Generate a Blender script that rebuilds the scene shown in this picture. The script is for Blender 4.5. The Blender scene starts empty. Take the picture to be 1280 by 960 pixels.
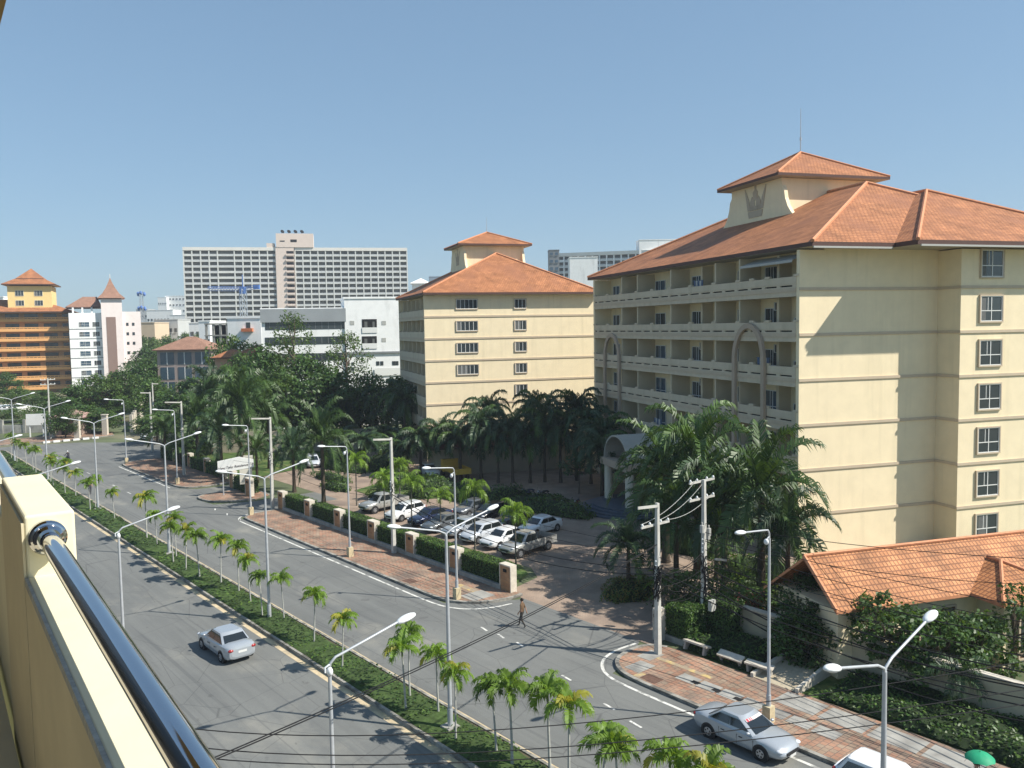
import bpy, bmesh, math, random
from mathutils import Vector, Matrix
rnd = random.Random(7)
R = math.radians
scene = bpy.context.scene
COL = scene.collection

# ---------------------------------------------------------------- materials
MATS = {}
def _nodes(name):
    m = bpy.data.materials.new(name); m.use_nodes = True
    nt = m.node_tree; b = nt.nodes['Principled BSDF']
    return m, nt, b
def mat(name, col, rough=.8, var=.12, scale=3., metal=0., bump=0., spec=.3, emit=None, uvs=False, dirt=None, alpha=None):
    if name in MATS: return MATS[name]
    m, nt, b = _nodes(name)
    b.inputs['Roughness'].default_value = rough
    b.inputs['Metallic'].default_value = metal
    b.inputs['Specular IOR Level'].default_value = spec
    b.inputs['Base Color'].default_value = (*col, 1)
    if var > 0 or bump > 0:
        tc = nt.nodes.new('ShaderNodeTexCoord')
        n = nt.nodes.new('ShaderNodeTexNoise'); n.inputs['Scale'].default_value = scale; n.inputs['Detail'].default_value = 5
        n.inputs['Roughness'].default_value = .65
        nt.links.new(tc.outputs['UV' if uvs else 'Object'], n.inputs['Vector'])
        mp = nt.nodes.new('ShaderNodeMapRange')
        mp.inputs['From Min'].default_value = .3; mp.inputs['From Max'].default_value = .7
        mp.inputs['To Min'].default_value = 1 - var; mp.inputs['To Max'].default_value = 1 + var
        nt.links.new(n.outputs['Fac'], mp.inputs['Value'])
        mx = nt.nodes.new('ShaderNodeVectorMath'); mx.operation = 'SCALE'
        mx.inputs[0].default_value = col
        nt.links.new(mp.outputs['Result'], mx.inputs['Scale'])
        nt.links.new(mx.outputs['Vector'], b.inputs['Base Color'])
        if dirt:
            dcol, dsc, lo, hi, amt = dirt
            n2 = nt.nodes.new('ShaderNodeTexNoise'); n2.inputs['Detail'].default_value = 4
            n2.inputs['Scale'].default_value = 1.
            mpg = nt.nodes.new('ShaderNodeMapping'); mpg.inputs['Scale'].default_value = dsc
            nt.links.new(tc.outputs['UV' if uvs else 'Object'], mpg.inputs['Vector']); nt.links.new(mpg.outputs['Vector'], n2.inputs['Vector'])
            r2 = nt.nodes.new('ShaderNodeMapRange')
            r2.inputs['From Min'].default_value = lo; r2.inputs['From Max'].default_value = hi
            r2.inputs['To Min'].default_value = 0; r2.inputs['To Max'].default_value = amt
            nt.links.new(n2.outputs['Fac'], r2.inputs['Value'])
            mm = nt.nodes.new('ShaderNodeMix'); mm.data_type = 'RGBA'
            nt.links.new(r2.outputs['Result'], mm.inputs['Factor'])
            nt.links.new(mx.outputs['Vector'], mm.inputs['A']); mm.inputs['B'].default_value = (*dcol, 1)
            nt.links.new(mm.outputs['Result'], b.inputs['Base Color'])
        if bump > 0:
            bp = nt.nodes.new('ShaderNodeBump'); bp.inputs['Strength'].default_value = bump; bp.inputs['Distance'].default_value = .03
            nt.links.new(n.outputs['Fac'], bp.inputs['Height']); nt.links.new(bp.outputs['Normal'], b.inputs['Normal'])
    if emit:
        b.inputs['Emission Color'].default_value = (*emit, 1); b.inputs['Emission Strength'].default_value = 1
    MATS[name] = m
    return m
def brickmat(name, c1, c2, mortar, w, h, msize=.02, var=.25, rough=.85, bump=.4, rot=0, offset=.5, stain=None):
    m, nt, b = _nodes(name)
    b.inputs['Roughness'].default_value = rough; b.inputs['Specular IOR Level'].default_value = .25
    tc = nt.nodes.new('ShaderNodeTexCoord')
    mpg = nt.nodes.new('ShaderNodeMapping'); mpg.inputs['Rotation'].default_value = (0, 0, rot)
    nt.links.new(tc.outputs['UV'], mpg.inputs['Vector'])
    br = nt.nodes.new('ShaderNodeTexBrick')
    br.inputs['Scale'].default_value = 1; br.inputs['Brick Width'].default_value = w; br.inputs['Row Height'].default_value = h
    br.inputs['Mortar Size'].default_value = msize; br.inputs['Mortar Smooth'].default_value = .3
    br.inputs['Color1'].default_value = (*c1, 1); br.inputs['Color2'].default_value = (*c2, 1); br.inputs['Mortar'].default_value = (*mortar, 1)
    br.offset = offset
    nt.links.new(mpg.outputs['Vector'], br.inputs['Vector'])
    n = nt.nodes.new('ShaderNodeTexNoise'); n.inputs['Scale'].default_value = .7; n.inputs['Detail'].default_value = 6
    nt.links.new(tc.outputs['UV'], n.inputs['Vector'])
    mp = nt.nodes.new('ShaderNodeMapRange'); mp.inputs['From Min'].default_value = .3; mp.inputs['From Max'].default_value = .7
    mp.inputs['To Min'].default_value = 1 - var; mp.inputs['To Max'].default_value = 1 + var
    nt.links.new(n.outputs['Fac'], mp.inputs['Value'])
    mx = nt.nodes.new('ShaderNodeVectorMath'); mx.operation = 'SCALE'
    nt.links.new(br.outputs['Color'], mx.inputs[0]); nt.links.new(mp.outputs['Result'], mx.inputs['Scale'])
    last = mx.outputs['Vector']
    if stain:
        n2 = nt.nodes.new('ShaderNodeTexNoise'); n2.inputs['Scale'].default_value = .25; n2.inputs['Detail'].default_value = 8
        nt.links.new(tc.outputs['UV'], n2.inputs['Vector'])
        r2 = nt.nodes.new('ShaderNodeMapRange'); r2.inputs['From Min'].default_value = .5; r2.inputs['From Max'].default_value = .66
        r2.inputs['To Max'].default_value = .75
        nt.links.new(n2.outputs['Fac'], r2.inputs['Value'])
        mm = nt.nodes.new('ShaderNodeMix'); mm.data_type = 'RGBA'
        nt.links.new(r2.outputs['Result'], mm.inputs['Factor']); nt.links.new(last, mm.inputs['A']); mm.inputs['B'].default_value = (*stain, 1)
        last = mm.outputs['Result']
    nt.links.new(last, b.inputs['Base Color'])
    if bump:
        bp = nt.nodes.new('ShaderNodeBump'); bp.inputs['Strength'].default_value = bump; bp.inputs['Distance'].default_value = .03; bp.invert = True
        nt.links.new(br.outputs['Fac'], bp.inputs['Height']); nt.links.new(bp.outputs['Normal'], b.inputs['Normal'])
    MATS[name] = m
    return m
def leafmat(name, col, trans=.35, var=.35, scale=1.2):
    m, nt, b = _nodes(name)
    nt.nodes.remove(b)
    out = nt.nodes['Material Output']
    tc = nt.nodes.new('ShaderNodeTexCoord'); oi = nt.nodes.new('ShaderNodeObjectInfo')
    n = nt.nodes.new('ShaderNodeTexNoise'); n.inputs['Scale'].default_value = scale; n.inputs['Detail'].default_value = 3
    nt.links.new(tc.outputs['Object'], n.inputs['Vector'])
    mp = nt.nodes.new('ShaderNodeMapRange'); mp.inputs['From Min'].default_value = .3; mp.inputs['From Max'].default_value = .7
    mp.inputs['To Min'].default_value = 1 - var; mp.inputs['To Max'].default_value = 1 + var
    nt.links.new(n.outputs['Fac'], mp.inputs['Value'])
    m2 = nt.nodes.new('ShaderNodeMath'); m2.operation = 'MULTIPLY_ADD'; m2.inputs[1].default_value = .3; m2.inputs[2].default_value = .85
    nt.links.new(oi.outputs['Random'], m2.inputs[0])
    m3 = nt.nodes.new('ShaderNodeMath'); m3.operation = 'MULTIPLY'
    nt.links.new(mp.outputs['Result'], m3.inputs[0]); nt.links.new(m2.outputs[0], m3.inputs[1])
    mx = nt.nodes.new('ShaderNodeVectorMath'); mx.operation = 'SCALE'; mx.inputs[0].default_value = col
    nt.links.new(m3.outputs[0], mx.inputs['Scale'])
    d = nt.nodes.new('ShaderNodeBsdfPrincipled'); d.inputs['Roughness'].default_value = .45; d.inputs['Specular IOR Level'].default_value = .35
    t = nt.nodes.new('ShaderNodeBsdfTranslucent')
    s = nt.nodes.new('ShaderNodeVectorMath'); s.operation = 'MULTIPLY'; s.inputs[1].default_value = (1.5, 1.35, .5)
    nt.links.new(mx.outputs['Vector'], d.inputs['Base Color']); nt.links.new(mx.outputs['Vector'], s.inputs[0]); nt.links.new(s.outputs['Vector'], t.inputs['Color'])
    ms = nt.nodes.new('ShaderNodeMixShader'); ms.inputs[0].default_value = trans
    nt.links.new(d.outputs[0], ms.inputs[1]); nt.links.new(t.outputs[0], ms.inputs[2]); nt.links.new(ms.outputs[0], out.inputs['Surface'])
    MATS[name] = m
    return m

# ---------------------------------------------------------------- mesh builder
class MB:
    def __init__(s): s.v = []; s.f = []; s.m = []
    def poly(s, pts, mi=0):
        i = len(s.v); s.v += [tuple(p) for p in pts]; s.f.append(tuple(range(i, i + len(pts)))); s.m.append(mi)
    def box(s, x0, x1, y0, y1, z0, z1, mi=0, M=None):
        p = [(x0, y0, z0), (x1, y0, z0), (x1, y1, z0), (x0, y1, z0), (x0, y0, z1), (x1, y0, z1), (x1, y1, z1), (x0, y1, z1)]
        if M: p = [tuple(M @ Vector(q)) for q in p]
        i = len(s.v); s.v += p
        for f in ((0, 3, 2, 1), (4, 5, 6, 7), (0, 1, 5, 4), (1, 2, 6, 5), (2, 3, 7, 6), (3, 0, 4, 7)):
            s.f.append(tuple(i + k for k in f)); s.m.append(mi)
    def prism(s, pts, z0, z1, mi=0, top=None):
        n = len(pts); i = len(s.v)
        a = sum(pts[k][0] * pts[(k + 1) % n][1] - pts[(k + 1) % n][0] * pts[k][1] for k in range(n))
        if a < 0: pts = pts[::-1]
        s.v += [(p[0], p[1], z0) for p in pts] + [(p[0], p[1], z1) for p in pts]
        s.f.append(tuple(i + k for k in range(n))[::-1]); s.m.append(mi)
        s.f.append(tuple(i + n + k for k in range(n))); s.m.append(mi if top is None else top)
        for k in range(n):
            s.f.append((i + k, i + (k + 1) % n, i + n + (k + 1) % n, i + n + k)); s.m.append(mi)
    def tube(s, pts, r, n=6, mi=0, cap=True):
        pts = [Vector(p) for p in pts]
        if not isinstance(r, (list, tuple)): r = [r] * len(pts)
        base = len(s.v)
        t0 = (pts[1] - pts[0]).normalized()
        a = t0.orthogonal().normalized()
        for k, p in enumerate(pts):
            if k == 0: t = pts[1] - pts[0]
            elif k == len(pts) - 1: t = pts[-1] - pts[-2]
            else: t = (pts[k + 1] - pts[k]).normalized() + (pts[k] - pts[k - 1]).normalized()
            t.normalize()
            a = (a - t * a.dot(t)).normalized(); b = t.cross(a)
            for j in range(n):
                an = 2 * math.pi * j / n
                s.v.append(tuple(p + (a * math.cos(an) + b * math.sin(an)) * r[k]))
        for k in range(len(pts) - 1):
            for j in range(n):
                j2 = (j + 1) % n
                s.f.append((base + k * n + j, base + k * n + j2, base + (k + 1) * n + j2, base + (k + 1) * n + j)); s.m.append(mi)
        if cap:
            s.f.append(tuple(base + j for j in range(n))[::-1]); s.m.append(mi)
            s.f.append(tuple(base + (len(pts) - 1) * n + j for j in range(n))); s.m.append(mi)
    def loft(s, secs, mi=0, cap=True):
        base = len(s.v); n = len(secs[0])
        for q in secs: s.v += [tuple(p) for p in q]
        for k in range(len(secs) - 1):
            for j in range(n):
                j2 = (j + 1) % n
                s.f.append((base + k * n + j, base + k * n + j2, base + (k + 1) * n + j2, base + (k + 1) * n + j)); s.m.append(mi)
        if cap:
            s.f.append(tuple(base + j for j in range(n))[::-1]); s.m.append(mi)
            s.f.append(tuple(base + (len(secs) - 1) * n + j for j in range(n))); s.m.append(mi)
    def ell(s, c, rx, ry, rz, M=None, nu=10, nv=6, mi=0, z0=-1.):
        secs = []
        for k in range(nv + 1):
            ph = -math.pi / 2 + math.pi * k / nv
            zz = max(math.sin(ph), z0); rr = max(math.cos(ph), .02)
            q = []
            for j in range(nu):
                a = 2 * math.pi * j / nu
                p = Vector((rx * rr * math.cos(a), ry * rr * math.sin(a), rz * zz))
                if M: p = M @ p
                q.append(p + Vector(c))
            secs.append(q)
        s.loft(secs, mi)
    def build(s, name, mats, parent=None, smooth=False, uv=True, loc=None, rz=None, fix=False):
        me = bpy.data.meshes.new(name); me.from_pydata(s.v, [], s.f)
        if not isinstance(mats, (list, tuple)): mats = [mats]
        for m in mats: me.materials.append(m)
        if len(mats) > 1: me.polygons.foreach_set('material_index', s.m)
        if smooth:
            me.polygons.foreach_set('use_smooth', [len(f) <= 4 for f in s.f])
            ek = {e.key: e.index for e in me.edges}
            for p in me.polygons:
                if len(p.vertices) > 4:
                    for k in p.edge_keys: me.edges[ek[k]].use_edge_sharp = True
        if fix:
            bm = bmesh.new(); bm.from_mesh(me); bmesh.ops.recalc_face_normals(bm, faces=bm.faces); bm.to_mesh(me); bm.free()
        if uv:
            ul = me.uv_layers.new(name='UVMap'); data = [0.] * (2 * len(me.loops)); zz = Vector((0, 0, 1))
            for p in me.polygons:
                n = p.normal
                if abs(n.z) > .999: h = Vector((1, 0, 0)); v2 = Vector((0, 1, 0))
                else: h = zz.cross(n).normalized(); v2 = n.cross(h)
                for li in p.loop_indices:
                    c = me.vertices[me.loops[li].vertex_index].co
                    data[2 * li] = c.dot(h); data[2 * li + 1] = c.dot(v2)
            ul.data.foreach_set('uv', data)
        o = bpy.data.objects.new(name, me); COL.objects.link(o)
        if parent: o.parent = parent
        if loc is not None: o.location = loc
        if rz is not None: o.rotation_euler = (0, 0, rz)
        return o

def tag(o, label=None, cat=None, group=None, kind=None):
    if label: o['label'] = label
    if cat: o['category'] = cat
    if group: o['group'] = group
    if kind: o['kind'] = kind
    return o
def empty(name, loc, rz=0, label=None, cat=None, group=None):
    o = bpy.data.objects.new(name, None); COL.objects.link(o); o.empty_display_size = .2
    o.location = loc; o.rotation_euler = (0, 0, rz)
    return tag(o, label, cat, group)
def kids(o, cache={}):
    return [c for c in COL.objects if c.parent == o]
KID = {}
def dup(o, loc=None, rz=None, sc=None, parent=None):
    if o.name not in KID: KID[o.name] = [c for c in COL.objects if c.parent == o]
    ch = KID[o.name]
    c = o.copy(); COL.objects.link(c)
    if parent: c.parent = parent
    if loc is not None: c.location = loc
    if rz is not None: c.rotation_euler = (0, 0, rz)
    if sc is not None: c.scale = (sc, sc, sc) if not isinstance(sc, (tuple, list)) else sc
    for k in ch: dup(k, parent=c)
    return c
ORD = ['nearest', 'second', 'third', 'fourth', 'fifth', 'sixth', 'seventh', 'eighth', 'ninth', 'tenth', 'eleventh', 'twelfth', 'thirteenth', 'fourteenth',
       'fifteenth', 'sixteenth', 'seventeenth', 'eighteenth', 'nineteenth', 'twentieth', 'twenty-first', 'twenty-second', 'twenty-third', 'twenty-fourth',
       'twenty-fifth', 'twenty-sixth', 'twenty-seventh', 'twenty-eighth', 'twenty-ninth', 'thirtieth', 'thirty-first', 'thirty-second', 'thirty-third', 'thirty-fourth',
       'thirty-fifth', 'thirty-sixth', 'thirty-seventh', 'thirty-eighth', 'thirty-ninth', 'fortieth']

# frames: the road runs 40 degrees left of the view direction; local x across (t), local y along (s)
RA = R(40); CN, SN = math.cos(RA), math.sin(RA)
def rd(s, t, z=0): return (t * CN - s * SN, t * SN + s * CN, z)
BA = R(16.9); UX = Vector((math.cos(BA), math.sin(BA), 0)); VX = Vector((-math.sin(BA), math.cos(BA), 0))
# camera
CAMH = 18.; F = 1040.
cam_d = bpy.data.cameras.new('camera'); cam = bpy.data.objects.new('camera', cam_d); COL.objects.link(cam)
cam_d.sensor_width = 36; cam_d.lens = F / 1280 * 36; cam_d.clip_end = 6000; cam_d.clip_start = .05
pit, rol = R(3.92), R(.957)
Fv = Vector((0, math.cos(pit), -math.sin(pit))); U0 = Vector((0, math.sin(pit), math.cos(pit))); R0 = Vector((1, 0, 0))
Rv = R0 * math.cos(rol) - U0 * math.sin(rol); Uv = U0 * math.cos(rol) + R0 * math.sin(rol)
cam.matrix_world = Matrix(((Rv.x, Uv.x, -Fv.x, 0), (Rv.y, Uv.y, -Fv.y, 0), (Rv.z, Uv.z, -Fv.z, CAMH), (0, 0, 0, 1)))
scene.camera = cam
def at(px, py, Y):
    """surveyed bearing of a far feature -> world point at distance Y"""
    d = Fv * F + Rv * (px - 640) - Uv * (py - 480)
    return Vector((d.x * Y / d.y, Y, CAMH + d.z * Y / d.y))

# ---------------------------------------------------------------- palette
asphalt = None
def make_asphalt():
    m, nt, b = _nodes('asphalt')
    b.inputs['Roughness'].default_value = .8; b.inputs['Specular IOR Level'].default_value = .35
    tc = nt.nodes.new('ShaderNodeTexCoord')
    def noise(sc, mapsc=(1, 1, 1), det=5, ro=.6):
        mpg = nt.nodes.new('ShaderNodeMapping'); mpg.inputs['Scale'].default_value = mapsc
        n = nt.nodes.new('ShaderNodeTexNoise'); n.inputs['Scale'].default_value = sc; n.inputs['Detail'].default_value = det; n.inputs['Roughness'].default_value = ro
        nt.links.new(tc.outputs['Object'], mpg.inputs['Vector']); nt.links.new(mpg.outputs['Vector'], n.inputs['Vector']); return n.outputs['Fac']
    def rng(f, a, b_, lo, hi):
        r = nt.nodes.new('ShaderNodeMapRange'); r.inputs['From Min'].default_value = a; r.inputs['From Max'].default_value = b_
        r.inputs['To Min'].default_value = lo; r.inputs['To Max'].default_value = hi; nt.links.new(f, r.inputs['Value']); return r.outputs['Result']
    def mix(fac, A, B):
        mm = nt.nodes.new('ShaderNodeMix'); mm.data_type = 'RGBA'
        nt.links.new(fac, mm.inputs['Factor'])
        if isinstance(A, tuple): mm.inputs['A'].default_value = (*A, 1)
        else: nt.links.new(A, mm.inputs['A'])
        if isinstance(B, tuple): mm.inputs['B'].default_value = (*B, 1)
        else: nt.links.new(B, mm.inputs['B'])
        return mm.outputs['Result']
    c = mix(rng(noise(.12), .35, .65, 0, 1), (.132, .136, .130), (.172, .175, .163))
    c = mix(rng(noise(1.0, (1.3, .05, 1)), .42, .68, 0, .6), c, (.205, .21, .195))      # worn wheel streaks along the lanes
    c = mix(rng(noise(1.0, (2.2, .12, 1), 3), .60, .70, 0, .35), c, (.075, .077, .078))
    c = mix(rng(noise(6, (1, 1, 1), 8, .8), .3, .7, 0, .35), c, (.10, .10, .10))
    c = mix(rng(noise(.22, (1, .6, 1), 6), .56, .70, 0, .7), c, (.26, .25, .215))      # dusty patches
    c = mix(rng(noise(.5, (1.6, 1, 1), 4), .68, .74, 0, .6), c, (.055, .05, .045))       # oil stains
    c = mix(rng(noise(1.0, (3.2, .03, 1), 2), .60, .64, 0, .38), c, (.085, .088, .088))      # tyre tracks
    c = mix(rng(noise(.9, (1, 1, 1), 2, .4), .70, .73, 0, .45), c, (.08, .08, .078))      # patches
    # fine cracks
    v = nt.nodes.new('ShaderNodeTexVoronoi'); v.feature = 'DISTANCE_TO_EDGE'; v.inputs['Scale'].default_value = .28
    nt.links.new(tc.outputs['Object'], v.inputs['Vector'])
    c = mix(rng(v.outputs['Distance'], 0, .008, .5, 0), c, (.05, .05, .05))
    nt.links.new(c, b.inputs['Base Color'])
    bp = nt.nodes.new('ShaderNodeBump'); bp.inputs['Strength'].default_value = .25; bp.inputs['Distance'].default_value = .01
    nt.links.new(noise(25), bp.inputs['Height']); nt.links.new(bp.outputs['Normal'], b.inputs['Normal'])
    MATS['asphalt'] = m
    return m
asphalt = make_asphalt()
M_ground = mat('ground_mix', (.10, .12, .06), .95, .4, .08, dirt=((.22, .19, .13), (.05, .05, .05), .5, .6, .8))
M_dust = mat('dusty_road', (.26, .21, .155), .95, .25, .3, dirt=((.13, .12, .11), (.2, .2, .2), .5, .6, .7))
M_conc = mat('concrete', (.33, .32, .29), .9, .2, 2., dirt=((.14, .13, .12), (1, 1, 1), .5, .65, .6))
M_kerb = mat('kerb_concrete', (.30, .285, .25), .9, .25, 3., dirt=((.09, .085, .075), (1.5, 1.5, 4), .45, .6, .8))
M_gutter = mat('gutter', (.52, .42, .27), .9, .2, 2., dirt=((.22, .20, .17), (.8, .8, .8), .5, .65, .7))
M_white = mat('road_paint', (.62, .61, .56), .7, .2, 6., dirt=((.18, .18, .17), (2, 2, 2), .5, .62, .8))
M_yellowp = mat('yellow_paint', (.50, .37, .16), .75, .25, 3., dirt=((.3, .24, .18), (2, 2, 2), .40, .55, .9))
M_paver = brickmat('pavement_pavers', (.335, .18, .118), (.285, .215, .155), (.17, .13, .105), .30, .30, .018, .3, stain=(.14, .12, .105), bump=.5)
M_fore = brickmat('forecourt_pavers', (.325, .24, .18), (.285, .22, .17), (.23, .18, .145), .22, .11, .01, .2, stain=(.20, .155, .13), bump=.3)
M_cream = mat('cream_render', (.85, .72, .49), .85, .05, .8, uvs=True, dirt=((.62, .53, .35), (1.6, .10, 1), .52, .75, .35), bump=.08)
M_band = mat('taupe_moulding', (.55, .45, .33), .85, .06, 1.5)
M_taupe = mat('taupe_arch', (.44, .345, .26), .85, .06, 1.5)
M_white_r = mat('white_render', (.86, .86, .84), .85, .05, .6, dirt=((.5, .5, .48), (.6, .12, 1), .55, .75, .5), uvs=True)
M_pinkish = mat('pinkish_render', (.80, .71, .67), .85, .05, .6)
M_greyr = mat('grey_render', (.22, .23, .235), .8, .08, 1.)
M_brownpanel = mat('brown_panel', (.26, .18, .15), .8, .05, 1.)
M_orange = mat('orange_render', (.74, .40, .16), .85, .06, .5)
M_orange2 = mat('yellow_render', (.80, .60, .27), .85, .06, .5)
M_orange_d = mat('ochre_render', (.55, .33, .18), .85, .06, .5)
M_tile = brickmat('roof_tile', (.45, .195, .088), (.35, .145, .065), (.22, .09, .045), .33, .30, .03, .26, rough=.7, bump=.8, stain=(.30, .13, .07))
M_tile2 = brickmat('pantile', (.52, .235, .10), (.42, .175, .07), (.25, .105, .05), .24, .32, .035, .36, rough=.65, bump=1., offset=0)
M_tile3 = brickmat('old_roof_tile', (.36, .20, .14), (.28, .16, .11), (.17, .10, .07), .33, .30, .03, .15, rough=.8, bump=.6)
M_cap = mat('ridge_tile', (.56, .25, .13), .75, .15, 4.)
M_fascia = mat('dark_fascia', (.10, .055, .045), .7, .1, 2.)
M_soffit = mat('soffit', (.40, .36, .29), .85, .05, 2.)
M_glass = mat('window_glass', (.035, .045, .05), .08, 0, spec=.8)
M_glassb = mat('blue_glass', (.06, .10, .14), .08, 0, spec=.8)
M_curt = mat('curtain', (.13, .135, .13), .8, .15, 5.)
M_frame = mat('white_frame', (.75, .75, .72), .5, 0)
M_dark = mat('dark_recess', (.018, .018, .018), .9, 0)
M_ac = mat('air_conditioner_grey', (.42, .42, .39), .6, .05, 5.)
M_steel = mat('galvanised_steel', (.46, .48, .50), .5, .1, 3., metal=.35)
M_lampw = mat('lamp_white', (.72, .74, .74), .35, .03, 3.)
M_lens = mat('lamp_lens', (.55, .58, .58), .15, 0)
M_black = mat('black_cable', (.012, .012, .013), .7, 0)
M_chrome = mat('chrome', (.50, .51, .54), .06, 0, metal=1.)
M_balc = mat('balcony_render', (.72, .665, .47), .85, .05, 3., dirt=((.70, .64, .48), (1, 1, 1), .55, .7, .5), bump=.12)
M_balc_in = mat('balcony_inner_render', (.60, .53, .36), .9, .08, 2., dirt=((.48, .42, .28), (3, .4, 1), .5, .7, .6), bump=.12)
M_wood = mat('wood', (.12, .07, .04), .8, .2, 4.)
M_bark = mat('bark', (.13, .10, .075), .95, .3, 6., bump=.5)
M_palmbark = mat('palm_bark', (.25, .225, .19), .95, .25, 8., dirt=((.12, .10, .08), (1, 1, 14), .45, .6, .8), bump=.4)
M_darkpalm = mat('shaggy_bark', (.075, .058, .042), .95, .35, 8., bump=.6)
L_leafs = [leafmat('leaf_a', (.068, .13, .032)), leafmat('leaf_b', (.10, .17, .04)), leafmat('leaf_c', (.05, .095, .026))]
L_light = [leafmat('leaf_light', (.09, .15, .035)), leafmat('leaf_yellow', (.13, .16, .04)), leafmat('leaf_mid', (.06, .11, .03))]
L_palm = leafmat('palm_frond', (.075, .135, .032), .3)
L_palmd = leafmat('dark_frond', (.052, .098, .026), .22)
L_palmb = leafmat('bright_frond', (.15, .25, .035), .45, .3)
L_palmy = leafmat('yellow_frond', (.30, .30, .045), .45, .3)
L_dead = leafmat('dead_frond', (.22, .19, .06), .3)
L_palmbl = leafmat('bluish_frond', (.045, .085, .038), .25)
L_hedge = [leafmat('hedge_leaf', (.045, .10, .02), .3), leafmat('hedge_leaf_light', (.09, .16, .03), .35)]
L_cover = [leafmat('cover_leaf', (.055, .105, .028), .3, .5, .5), leafmat('cover_leaf_light', (.10, .165, .035), .3, .5, .5), leafmat('cover_leaf_dark', (.035, .06, .02), .25, .5, .5)]
M_soil = mat('soil', (.085, .075, .045), .95, .4, 1.2)
M_grass = mat('lawn', (.06, .105, .025), .95, .35, 2., dirt=((.14, .15, .05), (.6, .6, .6), .5, .6, .7), bump=.5)
# ================================================================ SETTING (road frame: x = t, y = s)
def flat(name, pts_st, z, m, kind='structure', label=None, cat=None):
    mb = MB(); mb.poly([(t, s, z) for s, t in pts_st])
    o = mb.build(name, m, rz=RA); 
    if o.data.polygons[0].normal.z < 0: o.data.flip_normals()
    tag(o, label, cat, kind=kind); return o
g = MB(); g.poly([(-2500, -300, -.02), (2500, -300, -.02), (2500, 3500, -.02), (-2500, 3500, -.02)])
tag(g.build('ground', M_ground), 'green and brown open ground spreading under the whole town', 'ground', kind='structure')
tag(flat('road', [(-45, 11.4), (-45, 30.8), (29, 30.8), (29.6, 33), (31, 35.2), (41, 35.2), (42.6, 32.6), (44, 30.8), (78, 30.8), (79.2, 33.5), (79.2, 42), (84.6, 42), (84.6, 35.2),
     (86, 31.2), (90, 30.8), (92, 33), (92.4, 38), (95.4, 38), (96, 33), (98, 31.6), (121, 31.4), (123, 33), (123.5, 38), (128, 42), (145, 42), (147, 38), (152, 33),
     (155, 25), (156, 5), (156, -60), (132, -60), (126, 0), (118, 11.4)], 0.0, asphalt), 'grey asphalt dual carriageway with a planted median', 'road')
# side street, dusty
tag(flat('side_street', [(127, 41), (146, 41.5), (160, 47), (190, 56), (240, 70), (300, 86), (300, 79), (240, 62), (185, 48), (160, 40.2), (150, 37.2)][:0] or
     [(128, 42.004), (145, 42.004), (160, 47.5), (190, 58), (240, 73), (300, 90), (300, 97), (238, 81), (185, 66), (150, 56), (133, 50)], -.004, M_dust), 'dusty brown side street beyond the junction', 'street')
tag(flat('forecourt', [(30.2, 35.204), (30.2, 75), (110, 75), (100, 42), (86, 42), (86, 41.99), (79.2, 42.004), (79.2, 40.2), (46, 40.2), (44, 39), (43.2, 36), (41.4, 35.204)], -.004, M_fore), 'reddish brick forecourt and car park', 'forecourt')
lw = MB()
lw.poly([(t, s, .05) for s, t in [(43.8, 35.5), (78.2, 35.5), (78.2, 40), (47, 40), (45, 39), (43.9, 37)]][::-1])
lw.poly([(t, s, .05) for s, t in [(97, 37.6), (122, 37.9), (128, 50), (104, 60)]][::-1])
lw.poly([(t, s, .05) for s, t in [(-20, 35.6), (28.4, 35.6), (28.4, 39.3), (-20, 39.3)]][::-1])
lw.poly([(t, s, .05) for s, t in [(74, 45.5), (82, 45.5), (84, 50), (80, 56), (70, 54)]][::-1])
o = lw.build('lawn', M_grass, rz=RA)
for p in o.data.polygons: 
    if p.normal.z < 0: p.flip()
tag(o, 'strips of green lawn behind the pavement', 'lawn', kind='structure')
# near side pavement under the building the photo is taken from
tag(flat('near_pavement', [(-45, 3), (-45, 11.2), (118, 11.2), (118, 3)], .12, M_paver), 'pavement along the near side of the road', 'pavement')

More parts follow.
